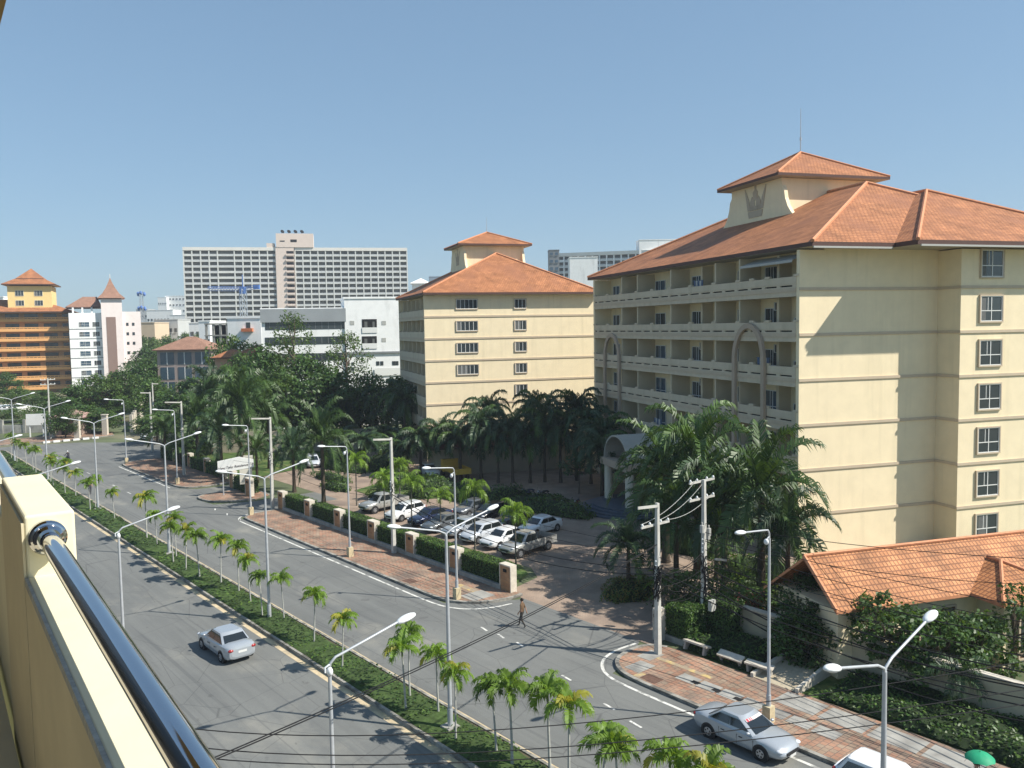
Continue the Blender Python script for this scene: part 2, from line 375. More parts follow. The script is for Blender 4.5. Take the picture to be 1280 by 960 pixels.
def arc(cs, ct, r, a0, a1, n=6):
    return [(cs + r * math.sin(R(a0 + (a1 - a0) * k / n)), ct + r * math.cos(R(a0 + (a1 - a0) * k / n))) for k in range(n + 1)]
def chaikin(P, n=2):
    for _ in range(n):
        Q = [P[0]]
        for a, b in zip(P[:-1], P[1:]):
            L = math.hypot(b[0] - a[0], b[1] - a[1]); f = min(.25, 1.2 / max(L, .01))
            Q += [(a[0] + (b[0] - a[0]) * f, a[1] + (b[1] - a[1]) * f), (b[0] + (a[0] - b[0]) * f, b[1] + (a[1] - b[1]) * f)]
        P = Q + [P[-1]]
    return P
def pavement(pts_st, label, kerb_pts, tactile=None):
    rest = [p for p in pts_st if p not in kerb_pts]; i0 = pts_st.index(kerb_pts[0]); kerb_pts = chaikin(list(kerb_pts)); pre = [p for p in pts_st[:i0]]; post = [p for p in rest if p not in pre]
    pts_st = pre + kerb_pts + post
    mb = MB(); mb.prism([(t, s) for s, t in pts_st], 0, .13, 0)
    o = mb.build('pavement', [M_paver], rz=RA); tag(o, label, 'pavement', kind='structure')
    k = MB()
    P = [Vector((t, s, 0)) for s, t in kerb_pts]
    for i in range(len(P) - 1):
        a, b = P[i], P[i + 1]; d = (b - a).normalized(); nn = Vector((-d.y, d.x, 0)) * .11; e = d * .02
        L = (b - a).length; cnt = max(1, int(L / 1.2))
        for j in range(cnt):
            p0 = a + (b - a) * (j / cnt) + d * .01; p1 = a + (b - a) * ((j + 1) / cnt) - d * .01
            if cnt == 1: p0 = a - e; p1 = b + e
            k.prism([(q.x, q.y) for q in (p0 - nn, p1 - nn, p1 + nn, p0 + nn)], .001, .155 + rnd.uniform(-.006, .006))
    kb = k.build('kerb', M_kerb, rz=RA); tag(kb, 'concrete kerb of the pavement edge', 'kerb', kind='structure')
    return o
k1 = arc(44.2, 33.4, 2.6, 200, 360, 1)[:0]
main = [(78.4, 35.3), (78.6, 33.2), (78.3, 32), (77.4, 31), (76.4, 30.9), (60, 30.9), (46, 30.9), (44, 31.1), (42.7, 31.9), (41.9, 33.2), (41.6, 34.4), (41.7, 35.5), (43, 35.5)]
pavement(main, 'brick pavement with concrete kerb in front of the car park hedge', main[:-1])
right = [(28.2, 35.6), (29.2, 35.4), (30.2, 34.9), (30.3, 33.4), (29.9, 32), (28.7, 31.1), (27, 30.9), (10, 30.9), (-30, 30.9), (-30, 35.6)]
pavement(right, 'patched brick pavement beside the kerb where the cars are parked', right[1:-1])
isl = [(85.2, 35.3), (86.2, 32.6), (87.6, 31.3), (90, 31), (91.4, 31.6), (91.7, 33.5), (91.6, 37.5), (86.5, 37.5)]
pavement(isl, 'small brick traffic island between the two entrance drives', isl)
left = [(97, 37.8), (96.6, 34), (97.3, 32.2), (99, 31.6), (119, 31.5), (121.6, 31.8), (122.7, 33), (123, 35), (122.5, 38)]
pavement(left, 'far brick pavement ending at the side street corner', left[:-1])
farp = [(157.5, 40), (155.5, 33), (157.2, 25), (158.3, 5), (158.3, -60), (164, -60), (166, 6), (165, 30), (163, 41)]
pavement(farp, 'pale pavement on the far side of the junction', farp[:5])
# painted lines
pl = MB()
def stripe(pts_st, w, z=.006, mi=0):
    P = [Vector((t, s, z)) for s, t in (chaikin(list(pts_st), 3) if len(pts_st) > 2 else pts_st)]; E_ = []
    for k in range(len(P)):
        d = (P[min(k + 1, len(P) - 1)] - P[max(k - 1, 0)]).normalized(); E_.append(Vector((-d.y, d.x, 0)) * w / 2)
    for k in range(len(P) - 1): pl.poly([P[k] - E_[k], P[k + 1] - E_[k + 1], P[k + 1] + E_[k + 1], P[k] + E_[k]], mi)
stripe([(76.5, 30.2), (45, 30.2), (43.3, 30.4), (41.9, 31.2), (41.1, 32.6), (40.9, 34)], .16)
stripe([(-40, 30.15), (27.4, 30.15), (29.2, 30.4), (30.5, 31.5), (31.0, 33), (30.9, 34.8)], .17)
stripe([(120, 30.9), (99, 30.9)], .15); stripe([(76.5, 30.2), (78, 30.6), (79, 31.8), (79.2, 33)], .15)
for s0 in (38.9, 37.3, 35.6): stripe([(s0, 29.9), (s0 - .75, 29.75)], .13)
for s0 in (30.6, 26.9, 24.9): stripe([(s0, 28.7 - (30.6 - s0) * .2), (s0 - .8, 28.6 - (30.6 - s0) * .2)], .12)
for s0 in (84, 80.8, 77.6): stripe([(s0, 30.6), (s0 - .8, 30.3)], .13)
for s0 in range(100, 150, 6): stripe([(s0, 26.5), (s0 - 1.5, 26.5)], .12)
for s0 in range(-30, 20, 6): stripe([(s0, 15.4), (s0 - 2., 15.4)], .1)
o = pl.build('road_marking', M_white, rz=RA)
for p in o.data.polygons:
    if p.normal.z < 0: p.flip()
tag(o, 'worn white edge lines and dashes on the asphalt', 'road marking', kind='structure')
yl = MB()
yl.box(31.15, 31.75, 27.1, 27.9, .135, .139); yl.box(33.7, 34.0, 25, 29, .135, .139); yl.box(33.3, 33.8, 43.2, 46.2, .135, .139)
tag(yl.build('tactile_strip', M_yellowp, rz=RA), 'worn yellow guide strip set in the brick pavement', 'paving strip', kind='structure')
cp = MB()
for s0, t0, w, h in [(43.4, 32.2, 1.5, 1.8), (28.4, 31.6, 1.0, 1.3), (29.0, 33.2, .9, 1.2)]: cp.box(t0, t0 + h, s0 - w / 2, s0 + w / 2, .131, .142)
for k in range(7): cp.box(32.5, 33.3, 25.2 - k * 1.25, 26.3 - k * 1.25, .131, .146 + .004 * (k % 2))
for k in range(4): cp.box(33.9 + .02 * k, 35.3, 19.5 - k * 2.3, 21.6 - k * 2.3, .131, .141)
tag(cp.build('pavement_slab', M_conc, rz=RA), 'pale concrete slabs patched into the brick pavement', 'paving slab', kind='structure')
dk = MB()
for k in range(3): dk.box(32.65, 32.95, 25.0 - k * 1.25, 25.45 - k * 1.25, .146, .154)
tag(dk.build('drain_opening', M_dark, rz=RA), 'dark drain openings in the concrete cover row', 'drain', kind='structure')
dg = MB()
for s0 in (49.2, 27.0):
    dg.box(31.2, 31.9, s0 - .5, s0 + .5, .1385, .146)
tag(dg.build('drain_grate', mat('rusty_iron', (.13, .075, .055), .9, .3, 8.), rz=RA), 'rusty drain covers near the kerb', 'drain', kind='structure')
# median: gutters, kerbs, soil
md = MB()
S0, S1, T0, T1 = -40, 150, 19.75, 21.95
md.prism([(T0, S0), (T1, S0), (T1, S1), (T1 - 1, S1 + 1), (T0, S1)], 0, .14)
tag(md.build('median', M_soil, rz=RA), 'raised planted median between the carriageways', 'median', kind='structure')
mk = MB()
for k in range(int((S1 - S0) / 1.5)):
    y = S0 + 1.5 * k
    for x in (T0 - .12, T1 - .02):
        mk.box(x, x + .14, y + .012, y + 1.488, .001, .19 + rnd.uniform(-.01, .01))
tag(mk.build('kerb', M_kerb, rz=RA), 'concrete kerbs of the median', 'kerb', kind='structure')
gt = MB()
gt.box(T0 - .50, T0 - .125, S0, S1, -.01, .004); gt.box(T1 + .125, T1 + .42, S0, S1, -.01, .004)
tag(gt.build('gutter', M_gutter, rz=RA), 'pale concrete gutter strips along the median kerbs', 'gutter', kind='structure')

# ================================================================ FOLIAGE
def leafquad(mb, c, n, up, L, W, mi=0):
    """small bent leaf: two faces"""
    n = n.normalized(); a = up - n * up.dot(n)
    if a.length < 1e-3: a = n.orthogonal()
    a.normalize(); b = n.cross(a)
    mb.poly([c - b * W * .5, c + a * L * .5 - b * W * .25, c + a * L * .62 + b * .0, c + a * L * .5 + b * W * .25, c + b * W * .5, c - a * L * .3], mi)
def rvec(r=rnd):
    while True:
        v = Vector((r.uniform(-1, 1), r.uniform(-1, 1), r.uniform(-1, 1)))
        if .05 < v.length < 1: return v.normalized()
def clump(mb, c, rad, n, leaf, nm=3, flatz=.7):
    m0 = rnd.randrange(nm)
    for _ in range(n):
        d = rvec(); rr = rad * rnd.uniform(.45, 1.05)
        p = c + Vector((d.x * rr, d.y * rr, d.z * rr * flatz))
        nn = (d * .6 + rvec() * .7 + Vector((0, 0, .5))).normalized()
        leafquad(mb, p, nn, rvec(), leaf * rnd.uniform(.7, 1.4), leaf * rnd.uniform(.4, .7), m0 if rnd.random() < .7 else rnd.randrange(nm))
def leafy_tree(label, H, RX, trunk_h, n_clump=46, leaf=.34, per=46, mats=None, cr=1.25, top=.9, group=None, spread=1., seed=0, name='tree'):
    rnd.seed(seed)
    root = empty(name, (0, 0, 0), 0, label, 'tree', group)
    t = MB(); c = MB()
    th = trunk_h
    t.tube([(0, 0, -.1), (.05, .02, th * .5), (0, .05, th), (.1, 0, H * .6), (0, 0, H * .85)], [.035 * H * .7, .028 * H * .7, .022 * H * .7, .012 * H, .03], 8)
    for k in range(n_clump):
        a = rnd.uniform(0, 2 * math.pi); u = rnd.random()
        zf = rnd.uniform(0, 1)
        prof = math.sin(math.pi * min(1, .18 + zf * .82)) ** .6
        rr = RX * math.sqrt(u) * prof * rnd.uniform(.75, 1.12)
        z = th + (H - th) * zf
        p = Vector((rr * math.cos(a), rr * math.sin(a), z))
        if k % 3 == 0:
            st = Vector((0, .03, th + (z - th) * .45))
            mid = (st + p) / 2 + Vector((0, 0, -.2))
            t.tube([st, mid, p], [.012 * H * .6, .06, .02], 5)
        clump(c, p, cr * rnd.uniform(.65, 1.15) * spread, per, leaf, 3, .72)
    t.build('trunk', M_bark, root, smooth=True, uv=False)
    c.build('crown', mats or L_leafs, root, uv=False)
    return root
def frond(mb, az, elev, L, droop, nl, ll, lw, twist=.5, mi=0, hang=.35, rach=None, vshape=.5):
    d = Vector((math.cos(az), math.sin(az), 0)); side = Vector((-math.sin(az), math.cos(az), 0)); zz = Vector((0, 0, 1))
    pts = []; N = 8; p = Vector((0, 0, 0)); e = elev
    for k in range(N + 1):
        pts.append(p.copy()); e2 = e - droop * (k / N) ** 1.3
        p = p + (d * math.cos(e2) + zz * math.sin(e2)) * (L / N)
    mb.tube(pts, [rach * (1 - .85 * k / N) for k in range(N + 1)], 3, mi, cap=False)
    for k in range(nl):
        f = .12 + .88 * (k + rnd.uniform(0, .5)) / nl
        x = f * N; i = min(N - 1, int(x)); q = pts[i].lerp(pts[i + 1], x - i); tg = (pts[i + 1] - pts[i]).normalized()
        up = side.cross(tg) * -1
        if up.z < 0: up = -up
        l = ll * (math.sin(math.pi * min(1, .12 + f * .8)) ** .6) * rnd.uniform(.85, 1.12)
        for sg in (1, -1):
            dr = (side * sg * (1 - f * .35) + tg * (.35 + f * .6) + up * vshape * rnd.uniform(.4, 1.2)).normalized()
            m = q + dr * l * .5; tip = q + dr * l * .9 + Vector((0, 0, -l * hang * rnd.uniform(.7, 1.6)))
            wv = tg * lw * .5
            mb.poly([q - wv, q + wv, m + wv * 1.1, m - wv * 1.1], mi); mb.poly([m - wv * 1.1, m + wv * 1.1, tip], mi)
def palm(label, H, L, nf, mats, nl=26, ll=.5, lw=.05, droop=1.5, r0=.06, bark=None, group=None, seed=1, elo=-.2, ehi=1.25, name='palm', hang=.4, crownshaft=None, lean=0., spear=False, cat='palm tree'):
    rnd.seed(seed)
    root = empty(name, (0, 0, 0), 0, label, cat, group)
    t = MB()
    ks = 7; pts = [(lean * (k / ks) ** 2, lean * .4 * (k / ks), H * k / ks) for k in range(ks + 1)]; pts[0] = (0, 0, -.1)
    t.tube(pts, [r0 * (1.35 if k == 0 else 1.05 - .35 * k / ks) for k in range(ks + 1)], 8)
    t.build('trunk', bark or M_palmbark, root, smooth=True, uv=False)
    if crownshaft:
        cs = MB(); e = pts[-1]; cs.tube([(e[0], e[1], H - .02), (e[0], e[1], H + crownshaft * .4), (e[0], e[1], H + crownshaft)], [r0 * .85, r0 * .8, r0 * .4], 8)
        cs.build('crownshaft', mat('crownshaft_green', (.10, .16, .04), .5, .15, 4.), root, smooth=True, uv=False)
    c = MB()
    for k in range(nf):
        f = k / max(1, nf - 1)
        az = k * 2.39996 + rnd.uniform(-.25, .25)
        el = ehi + (elo - ehi) * f ** .9
        frond(c, az, el, L * rnd.uniform(.85, 1.1), droop * rnd.uniform(.8, 1.2), nl, ll, lw, mi=(rnd.randrange(len(mats)) if rnd.random() < .35 else 0), hang=hang, rach=L * .012)
    if spear: c.tube([(0, 0, 0), (.02, 0, L * .7)], [.015, .004], 4)
    e = pts[-1]; hz = H + (crownshaft or 0) * .8
    c.v = [(x + e[0], y + e[1], z + hz) for x, y, z in c.v]
    c.build('crown', mats, root, uv=False)
    return root

# ---- median palms: (s, t, height of crown base, scale)
G = 'young palms in a row along the median'
mp = [palm('', 2.55, .95, 12, [L_palmb, L_palmb, L_palmb, L_palmy] if sd != 15 else [L_palmb, L_palmb, L_palm], nl=19, ll=.40, lw=.06, droop=1.75 + .1 * (sd % 4), r0=.05, group=G, seed=sd, elo=.15, ehi=1.45, name='median_palm', hang=.5, crownshaft=.35, lean=ln, bark=mat('pale_palm_trunk', (.36, .36, .33), .9, .2, 8.)) for sd, ln in ((3, .05), (8, -.08), (15, .12), (23, 0))]
MP = [(8.2, 21.6, 1.0), (10.4, 20.6, .9), (14.2, 21.3, 1.0), (16.2, 21.9, 1.05), (17.9, 21.7, 1.0), (19.3, 20.9, 1.0), (20.6, 21.2, 1.0), (22.6, 21.5, 1.05), (24.0, 21.8, 1.05), (25.3, 20.9, 1.1), (26.3, 20.9, .95),
      (28.5, 20.4, .95), (31.1, 21.3, .95), (32.3, 20.3, 1.0), (33.5, 21.3, 1.02), (38.6, 20.4, .95), (43.2, 21.1, .92), (47.6, 21.3, .9), (49.2, 20.6, .9), (52.2, 21.1, .95), (55.2, 21.5, 1.0), (57.9, 21.3, 1.05), (60.2, 20.6, 1.1),
      (62.8, 20.5, 1.05), (65.6, 20.5, 1.0), (67.4, 21.3, 1.0), (71.9, 21.2, .9), (75.0, 21.3, 1.2), (85.0, 21.3, .9), (91.2, 20.6, 1.0), (93.0, 21.5, .95),
      (100, 21.2, .95), (103.5, 20.9, .9), (106.6, 21.5, 1.), (109, 20.8, .9), (112.5, 21.2, .95), (115, 21.8, .95), (120, 21.0, 1.0), (124, 21.4, .9), (129.5, 21.6, .95), (133.5, 21.1, 1.0), (139, 21.3, 1.05)]
ORDP = ORD + ['forty-first', 'forty-second', 'forty-third', 'forty-fourth']
for i, (s, t, sc) in enumerate(MP):
    rnd.seed(100 + i)
    src = mp[i % 4]
    o = src if i < 4 else dup(src)
    o.location = rd(s, t, .14); o.rotation_euler = (0, 0, rnd.uniform(0, 6.28)); k_ = (1.14 if s < 27 else 1.02) * rnd.uniform(.88, 1.08); o.scale = (sc * k_, sc * k_, sc * 1.03 * rnd.uniform(.94, 1.06)); o.rotation_euler = (rnd.uniform(-.05, .05), rnd.uniform(-.05, .05), rnd.uniform(0, 6.28))
    o['label'] = ('nearest young palm of the median row, at the bottom edge' if i == 0 else 'slender young palm in the median row, %s counting from the camera end' % ORDP[i])
# ---- ground cover on the median
rnd.seed(5)
cv = MB()
gaps = [(24.6, 25.5), (29.0, 31.0), (41.6, 42.6), (50, 51.0), (60.8, 61.6), (69, 71), (81, 82), (91.8, 94)]
s = -2.
while s < 148:
    dens = 44 if s < 50 else (26 if s < 80 else 12)
    big = 1. if s < 50 else (1.35 if s < 80 else 2.0)
    gap = any(a < s < b for a, b in gaps)
    for _ in range(int(dens * (.25 if gap else 1))):
        t = rnd.uniform(T0 + .1, T1 - .12)
        zmx = .05 if gap else (.16 + .16 * math.sin(s * .9) * math.sin(s * .37 + 1) + .14 * (1 - abs((t - 20.8) / 1.1)))
        yy = s + rnd.uniform(0, .5)
        mi = 0 if rnd.random() < .5 else (1 if math.sin(s * .5) > .1 else 2)
        if rnd.random() < .1: mi = rnd.randrange(3)
        leafquad(cv, Vector((t, yy, .15 + max(.02, zmx) * rnd.uniform(.2, 1))), Vector((rnd.uniform(-.7, .7), rnd.uniform(-.7, .7), 1)), rvec(), .16 * big * rnd.uniform(.6, 1.3), .11 * big, mi)
    s += .5
tag(cv.build('ground_cover', L_cover, rz=RA, uv=False), 'low dense green ground cover growing in the median', 'ground cover', kind='stuff')
# low mound under it for body
mo = MB()
seg = 1.0; s = -3
prev = None
while s < 149:
    h = .03 if any(a < s < b for a, b in gaps) else .14 + .12 * math.sin(s * .9) * math.sin(s * .37 + 1)
    sec = [(T0 + .04, s, .12), (T0 + .25, s, .15 + h * .7), (20.85, s, .15 + h), (T1 - .3, s, .15 + h * .7), (T1 - .06, s, .12)]
    if prev:
        for a in range(4): mo.poly([prev[a], prev[a + 1], sec[a + 1], sec[a]])
    prev = sec; s += seg
tag(mo.build('planting_bed', mat('bed_green', (.045, .075, .02), .95, .5, 3., bump=.8), rz=RA, uv=False), 'planted bed of the median', 'planting bed', kind='stuff')

# ---- hedges and shrubs
def leafy_box(mb, x0, x1, y0, y1, z0, z1, dens, leaf, mi_n=2, wob=.08):
    A = [(0, (x1 - x0) * (y1 - y0)), (1, (y1 - y0) * (z1 - z0)), (2, (y1 - y0) * (z1 - z0)), (3, (x1 - x0) * (z1 - z0)), (4, (x1 - x0) * (z1 - z0))]
    for f, ar in A:
        for _ in range(int(ar * dens)):
            u, v = rnd.random(), rnd.random(); w = rnd.uniform(-wob, wob)
            if f == 0: p = Vector((x0 + u * (x1 - x0), y0 + v * (y1 - y0), z1 + w)); n = Vector((0, 0, 1))
            elif f == 1: p = Vector((x0 + w, y0 + u * (y1 - y0), z0 + v * (z1 - z0))); n = Vector((-1, 0, .3))
            elif f == 2: p = Vector((x1 + w, y0 + u * (y1 - y0), z0 + v * (z1 - z0))); n = Vector((1, 0, .3))
            elif f == 3: p = Vector((x0 + u * (x1 - x0), y0 + w, z0 + v * (z1 - z0))); n = Vector((0, -1, .3))
            else: p = Vector((x0 + u * (x1 - x0), y1 + w, z0 + v * (z1 - z0))); n = Vector((0, 1, .3))
            leafquad(mb, p, n + rvec() * .7, rvec(), leaf * rnd.uniform(.6, 1.4), leaf * .6, rnd.randrange(mi_n) if rnd.random() < .5 else (1 if f == 0 else 0))
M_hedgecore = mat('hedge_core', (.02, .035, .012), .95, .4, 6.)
def hedge(s0, s1, t0, t1, h, label, dens=60, leaf=.14, group=None, z0=.15, parent=None):
    L = s1 - s0
    root = empty('hedge', rd(s0 + L / 2, (t0 + t1) / 2, 0), RA, label, 'hedge', group)
    w = (t1 - t0) / 2
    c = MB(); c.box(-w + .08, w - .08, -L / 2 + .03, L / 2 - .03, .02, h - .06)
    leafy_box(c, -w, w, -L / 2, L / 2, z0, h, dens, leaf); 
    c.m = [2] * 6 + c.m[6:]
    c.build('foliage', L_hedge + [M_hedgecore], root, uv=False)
    return root
M_pillar = brickmat('pillar_stone', (.44, .25, .13), (.36, .19, .10), (.30, .2, .12), .35, .22, .015, .25, stain=(.22, .12, .08))
M_pillw = mat('pillar_cap', (.55, .50, .42), .85, .15, 4.)
def pillar(s, t, label, h=1.85, w=1.05, group=None, rz=RA, stone=None):
    root = empty('gate_pillar', rd(s, t, 0), rz, label, 'pillar', group)
    b = MB(); b.box(-.25, .25, -w / 2, w / 2, -.02, h); b.build('shaft', stone or M_pillar, root)
    c = MB(); c.box(-.29, .29, -w / 2 - .06, w / 2 + .06, h, h + .09)
    c.box(-.27, .27, -w / 2 - .075, -w / 2 - .003, 0, h); c.box(-.27, .27, w / 2 + .003, w / 2 + .075, 0, h); c.build('cap', M_pillw, root)
    d = MB(); d.box(-.31, -.253, -.16, .16, h - .42, h - .22); d.build('lamp', M_dark, root)
    return root
gp_ = 'stone pillars of the car park hedge'; gh = 'clipped hedges between the stone pillars'
ps = [42.9, 48.8, 54.7, 60.6, 66.5, 72.4, 78.3]
for i, s in enumerate(ps):
    rnd.seed(40 + i)
    pillar(s, 35.35, 'tan stone pillar at the near end of the car park hedge' if i == 0 else ('tan stone pillar at the entrance end of the car park hedge' if i == 6 else 'tan stone pillar in the hedge line, %s from its near end' % ORD[i]), group=gp_)
    if i < 6: hedge(s + .62, ps[i + 1] - .62, 35.3, 36.5, 1.65, 'clipped green hedge, %s length from the forecourt entrance' % ('first' if i == 0 else ORD[i]), dens=130 if i < 3 else 90, leaf=.13, group=gh)
lowb = MB(); lowb.box(35.05, 35.28, 43.4, 77.8, .0, .42)
tag(lowb.build('low_wall', M_conc, rz=RA), 'low grey concrete wall at the foot of the car park hedge', 'wall')
pillar(87.2, 35.6, 'stone pillar below the tilted name board', h=2.0, group=gp_); pillar(93.8, 36.4, 'stone pillar with a rounded top beyond the name board', h=1.9, group=gp_)
hedge(88.2, 92.6, 35.9, 37.1, 1.6, 'dark hedge between the pillars below the name board', dens=70, leaf=.17, group=gh)
ps2 = [100.3, 106, 112, 118]
for i, s in enumerate(ps2):
    pillar(s, 37.8, ['stone pillar right of the far drive, end of the shaded hedge', 'second pillar of the shaded hedge from the far drive', 'third pillar of the shaded hedge from the far drive', 'pillar of the shaded hedge next to the side street'][i], group=gp_, w=.9)
    hedge(s + .6, s + 5.3, 37.4, 38.6, 1.6, ['shaded hedge length beside the far drive', 'shaded hedge length second from the far drive', 'shaded hedge length third from the far drive', 'shaded hedge length at the side street corner'][i], dens=45, leaf=.2, group=gh)
# clipped block by the right gate
root = empty('hedge_block', rd(29.4, 37.3, 0), RA, 'square clipped bright green bush beside the concrete utility pole', 'bush')
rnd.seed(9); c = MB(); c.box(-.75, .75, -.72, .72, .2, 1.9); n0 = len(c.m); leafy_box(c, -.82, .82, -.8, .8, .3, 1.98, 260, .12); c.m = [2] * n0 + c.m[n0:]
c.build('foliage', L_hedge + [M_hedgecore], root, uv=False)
b = MB(); b.box(-.9, .9, -.85, .85, -.02, .32); b.build('planter', M_conc, root)
# second leafy block round pole 4 and the low wall
root = empty('hedge_block', rd(27.9, 38.9, 0), RA, 'dark creeper covered wall end behind the wooden looking pole', 'bush')
c = MB(); c.box(-.5, .5, -.8, .8, .1, 2.2); n0 = len(c.m); leafy_box(c, -.6, .6, -.95, .95, .2, 2.35, 150, .14); c.m = [2] * n0 + c.m[n0:]
c.build('foliage', [L_leafs[0], L_leafs[2], M_hedgecore], root, uv=False)
pillar(30.4, 36.2, 'dark grey gate pillar next to the square clipped bush', h=1.75, w=.35, stone=mat('dark_stone', (.11, .10, .09), .9, .2, 4.), rz=RA)
def mound(name, s, t, rx, ry, h, label, mats, n=900, leaf=.16, cat='shrub', core=True, seed=1, z0=0):
    rnd.seed(seed)
    root = empty(name, rd(s, t, z0), RA, label, cat)
    c = MB()
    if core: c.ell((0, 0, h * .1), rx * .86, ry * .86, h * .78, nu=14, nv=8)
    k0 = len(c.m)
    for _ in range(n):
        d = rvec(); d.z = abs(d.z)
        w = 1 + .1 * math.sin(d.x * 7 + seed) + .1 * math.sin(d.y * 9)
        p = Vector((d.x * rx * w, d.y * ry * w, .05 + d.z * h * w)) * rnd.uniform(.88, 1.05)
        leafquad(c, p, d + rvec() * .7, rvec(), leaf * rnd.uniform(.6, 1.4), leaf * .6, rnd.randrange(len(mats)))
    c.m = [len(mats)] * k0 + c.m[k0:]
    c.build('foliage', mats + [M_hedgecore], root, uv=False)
    return root
L_croton = [leafmat('croton_a', (.10, .13, .03)), leafmat('croton_b', (.17, .13, .03)), L_leafs[0]]
mound('shrub', 36.9, 40.9, 2.2, 1.6, 1.15, 'round green and yellow croton shrub bed in the forecourt entrance', L_croton, 2200, .15, seed=3)
# verge cover in front of the annexe
def verge(s0, s1, t0, t1, label, h=.55, seed=2):
    rnd.seed(seed); c = MB()
    nt_, ns_ = 9, int((s1 - s0) / .45)
    def hz(s, t): return .08 + h * (.45 + .3 * math.sin(s * 1.3 + seed) * math.sin(t * 2.1) + .35 * (t - t0) / (t1 - t0)) * min(1, 4 * (t - t0 + .05)) * min(1., 3 * (min(s - s0, s1 - s) + .05))
    for i in range(ns_):
        for j in range(nt_):
            a, b = s0 + (s1 - s0) * i / ns_, s0 + (s1 - s0) * (i + 1) / ns_; p, q = t0 + (t1 - t0) * j / nt_, t0 + (t1 - t0) * (j + 1) / nt_
            c.poly([(p, a, hz(a, p)), (q, a, hz(a, q)), (q, b, hz(b, q)), (p, b, hz(b, p))], 3)
    for _ in range(int((s1 - s0) * (t1 - t0) * 75)):
        s, t = rnd.uniform(s0, s1), rnd.uniform(t0, t1)
        leafquad(c, Vector((t, s, hz(s, t) + rnd.uniform(-.05, .14))), Vector((rnd.uniform(-.8, .8), rnd.uniform(-.8, .8), 1)), rvec(), .17 * rnd.uniform(.6, 1.5), .11, rnd.choice([0, 0, 1, 2]))
    o = c.build('ground_cover', [L_hedge[0], L_hedge[1], L_leafs[2], M_hedgecore], rz=RA, uv=False)
    tag(o, label, 'ground cover', kind='stuff'); return o
verge(24.3, 28.6, 35.9, 39.2, 'dense low shrubs on the verge left of the annexe steps', .75, 2)
verge(10.5, 20.3, 35.8, 39.2, 'dense low shrubs on the verge right of the annexe steps', .75, 5)
verge(-4, 10.4, 35.8, 38.8, 'low bright green hedge planting along the right hand verge', .7, 9)
# ================================================================ STREET LAMPS
def lamp_head(root, c, az, tilt=.12, parent=None, s=1.):
    M = Matrix.Rotation(az, 3, 'Z') @ Matrix.Rotation(-tilt, 3, 'Y')
    h = MB(); h.ell(c, .36 * s, .16 * s, .11 * s, M, 12, 8, z0=-.35)
    o = h.build('lamp_head', M_lampw, root, smooth=True, uv=False)
    l = MB(); l.ell(tuple(Vector(c) + M @ Vector((0, 0, -.03 * s))), .25 * s, .12 * s, .07 * s, M, 10, 6)
    l.build('lens', M_lens, o, smooth=True, uv=False)
def single_lamp(arm_dir):
    """arm_dir +1 reaches towards +t, -1 towards -t"""
    root = empty('street_lamp', (0, 0, 0), RA, '', 'street lamp')
    b = MB(); b.box(-.2, .2, -.2, .2, -.02, .75); b.build('base', mat('lamp_base', (.50, .42, .27), .9, .2, 4.), root)
    p = MB(); p.tube([(0, 0, .7), (0, 0, 4), (0, 0, 8.35)], [.085, .07, .055], 8); p.tube([(0, 0, .75), (0, 0, 1.25)], .11, 8); p.build('pole', M_steel, root, smooth=True, uv=False)
    a = MB(); d = arm_dir
    if d < 0: pts = [(0, 0, 8.3), (-.02, 0, 8.6), (-.12, 0, 8.75), (-.5, 0, 8.8), (-1.9, 0, 8.95)]
    else: pts = [(0, 0, 8.3), (.03, 0, 8.48), (.2, 0, 8.62), (1.2, 0, 8.85), (2.3, 0, 9.12)]
    a.tube(pts, .04, 7); a.build('arm', M_steel, root, smooth=True, uv=False)
    e = pts[-1]; lamp_head(root, (e[0] + .28 * d, 0, e[2] + .04), 0 if d > 0 else math.pi, .1 if d < 0 else .2)
    f = MB(); f.ell((.12 * (1 if d < 0 else -1) * -1 - .12, 0, 8.25), .09, .12, .14); f.tube([(0, 0, 8.45), (-.14, 0, 8.4), (-.14, 0, 8.25)], .03, 6); f.build('small_lamp', M_lampw, root, smooth=True, uv=False)
    return root
rnd.seed(3)
GL = 'single arm lamps on the car park side pavement'
L0 = single_lamp(-1)
for i, (s, t, lb) in enumerate([(20.5, 31.9, 'single arm street lamp on the pavement beside the silver kerbside sedan'), (43.8, 31.7, 'single arm street lamp at the pavement corner left of the forecourt entrance'),
                           (57.9, 31.6, 'single arm street lamp on the brick pavement midway along the car park hedge'), (78.0, 31.9, 'single arm street lamp at the far end of the car park hedge'),
                           (100.3, 32.2, 'single arm street lamp on the far brick pavement beyond the second drive'), (121.5, 32.3, 'single arm street lamp at the side street corner')]):
    o = L0 if i == 0 else dup(L0)
    o.location = rd(s, t, .13); tag(o, lb, group=GL)
L1 = single_lamp(1)
for i, (s, lb) in enumerate([(21.0, 'single arm street lamp on the near pavement, closest to the camera'), (42.2, 'single arm street lamp on the near pavement behind the white passing sedan'),
                            (62.2, 'single arm street lamp reaching out just right of the balcony post'), (82.8, 'single arm street lamp whose head shows left above the balcony rail')]):
    o = L1 if i == 0 else dup(L1)
    o.location = rd(s, 10.7, .1); tag(o, lb, group='single arm lamps on the near pavement')
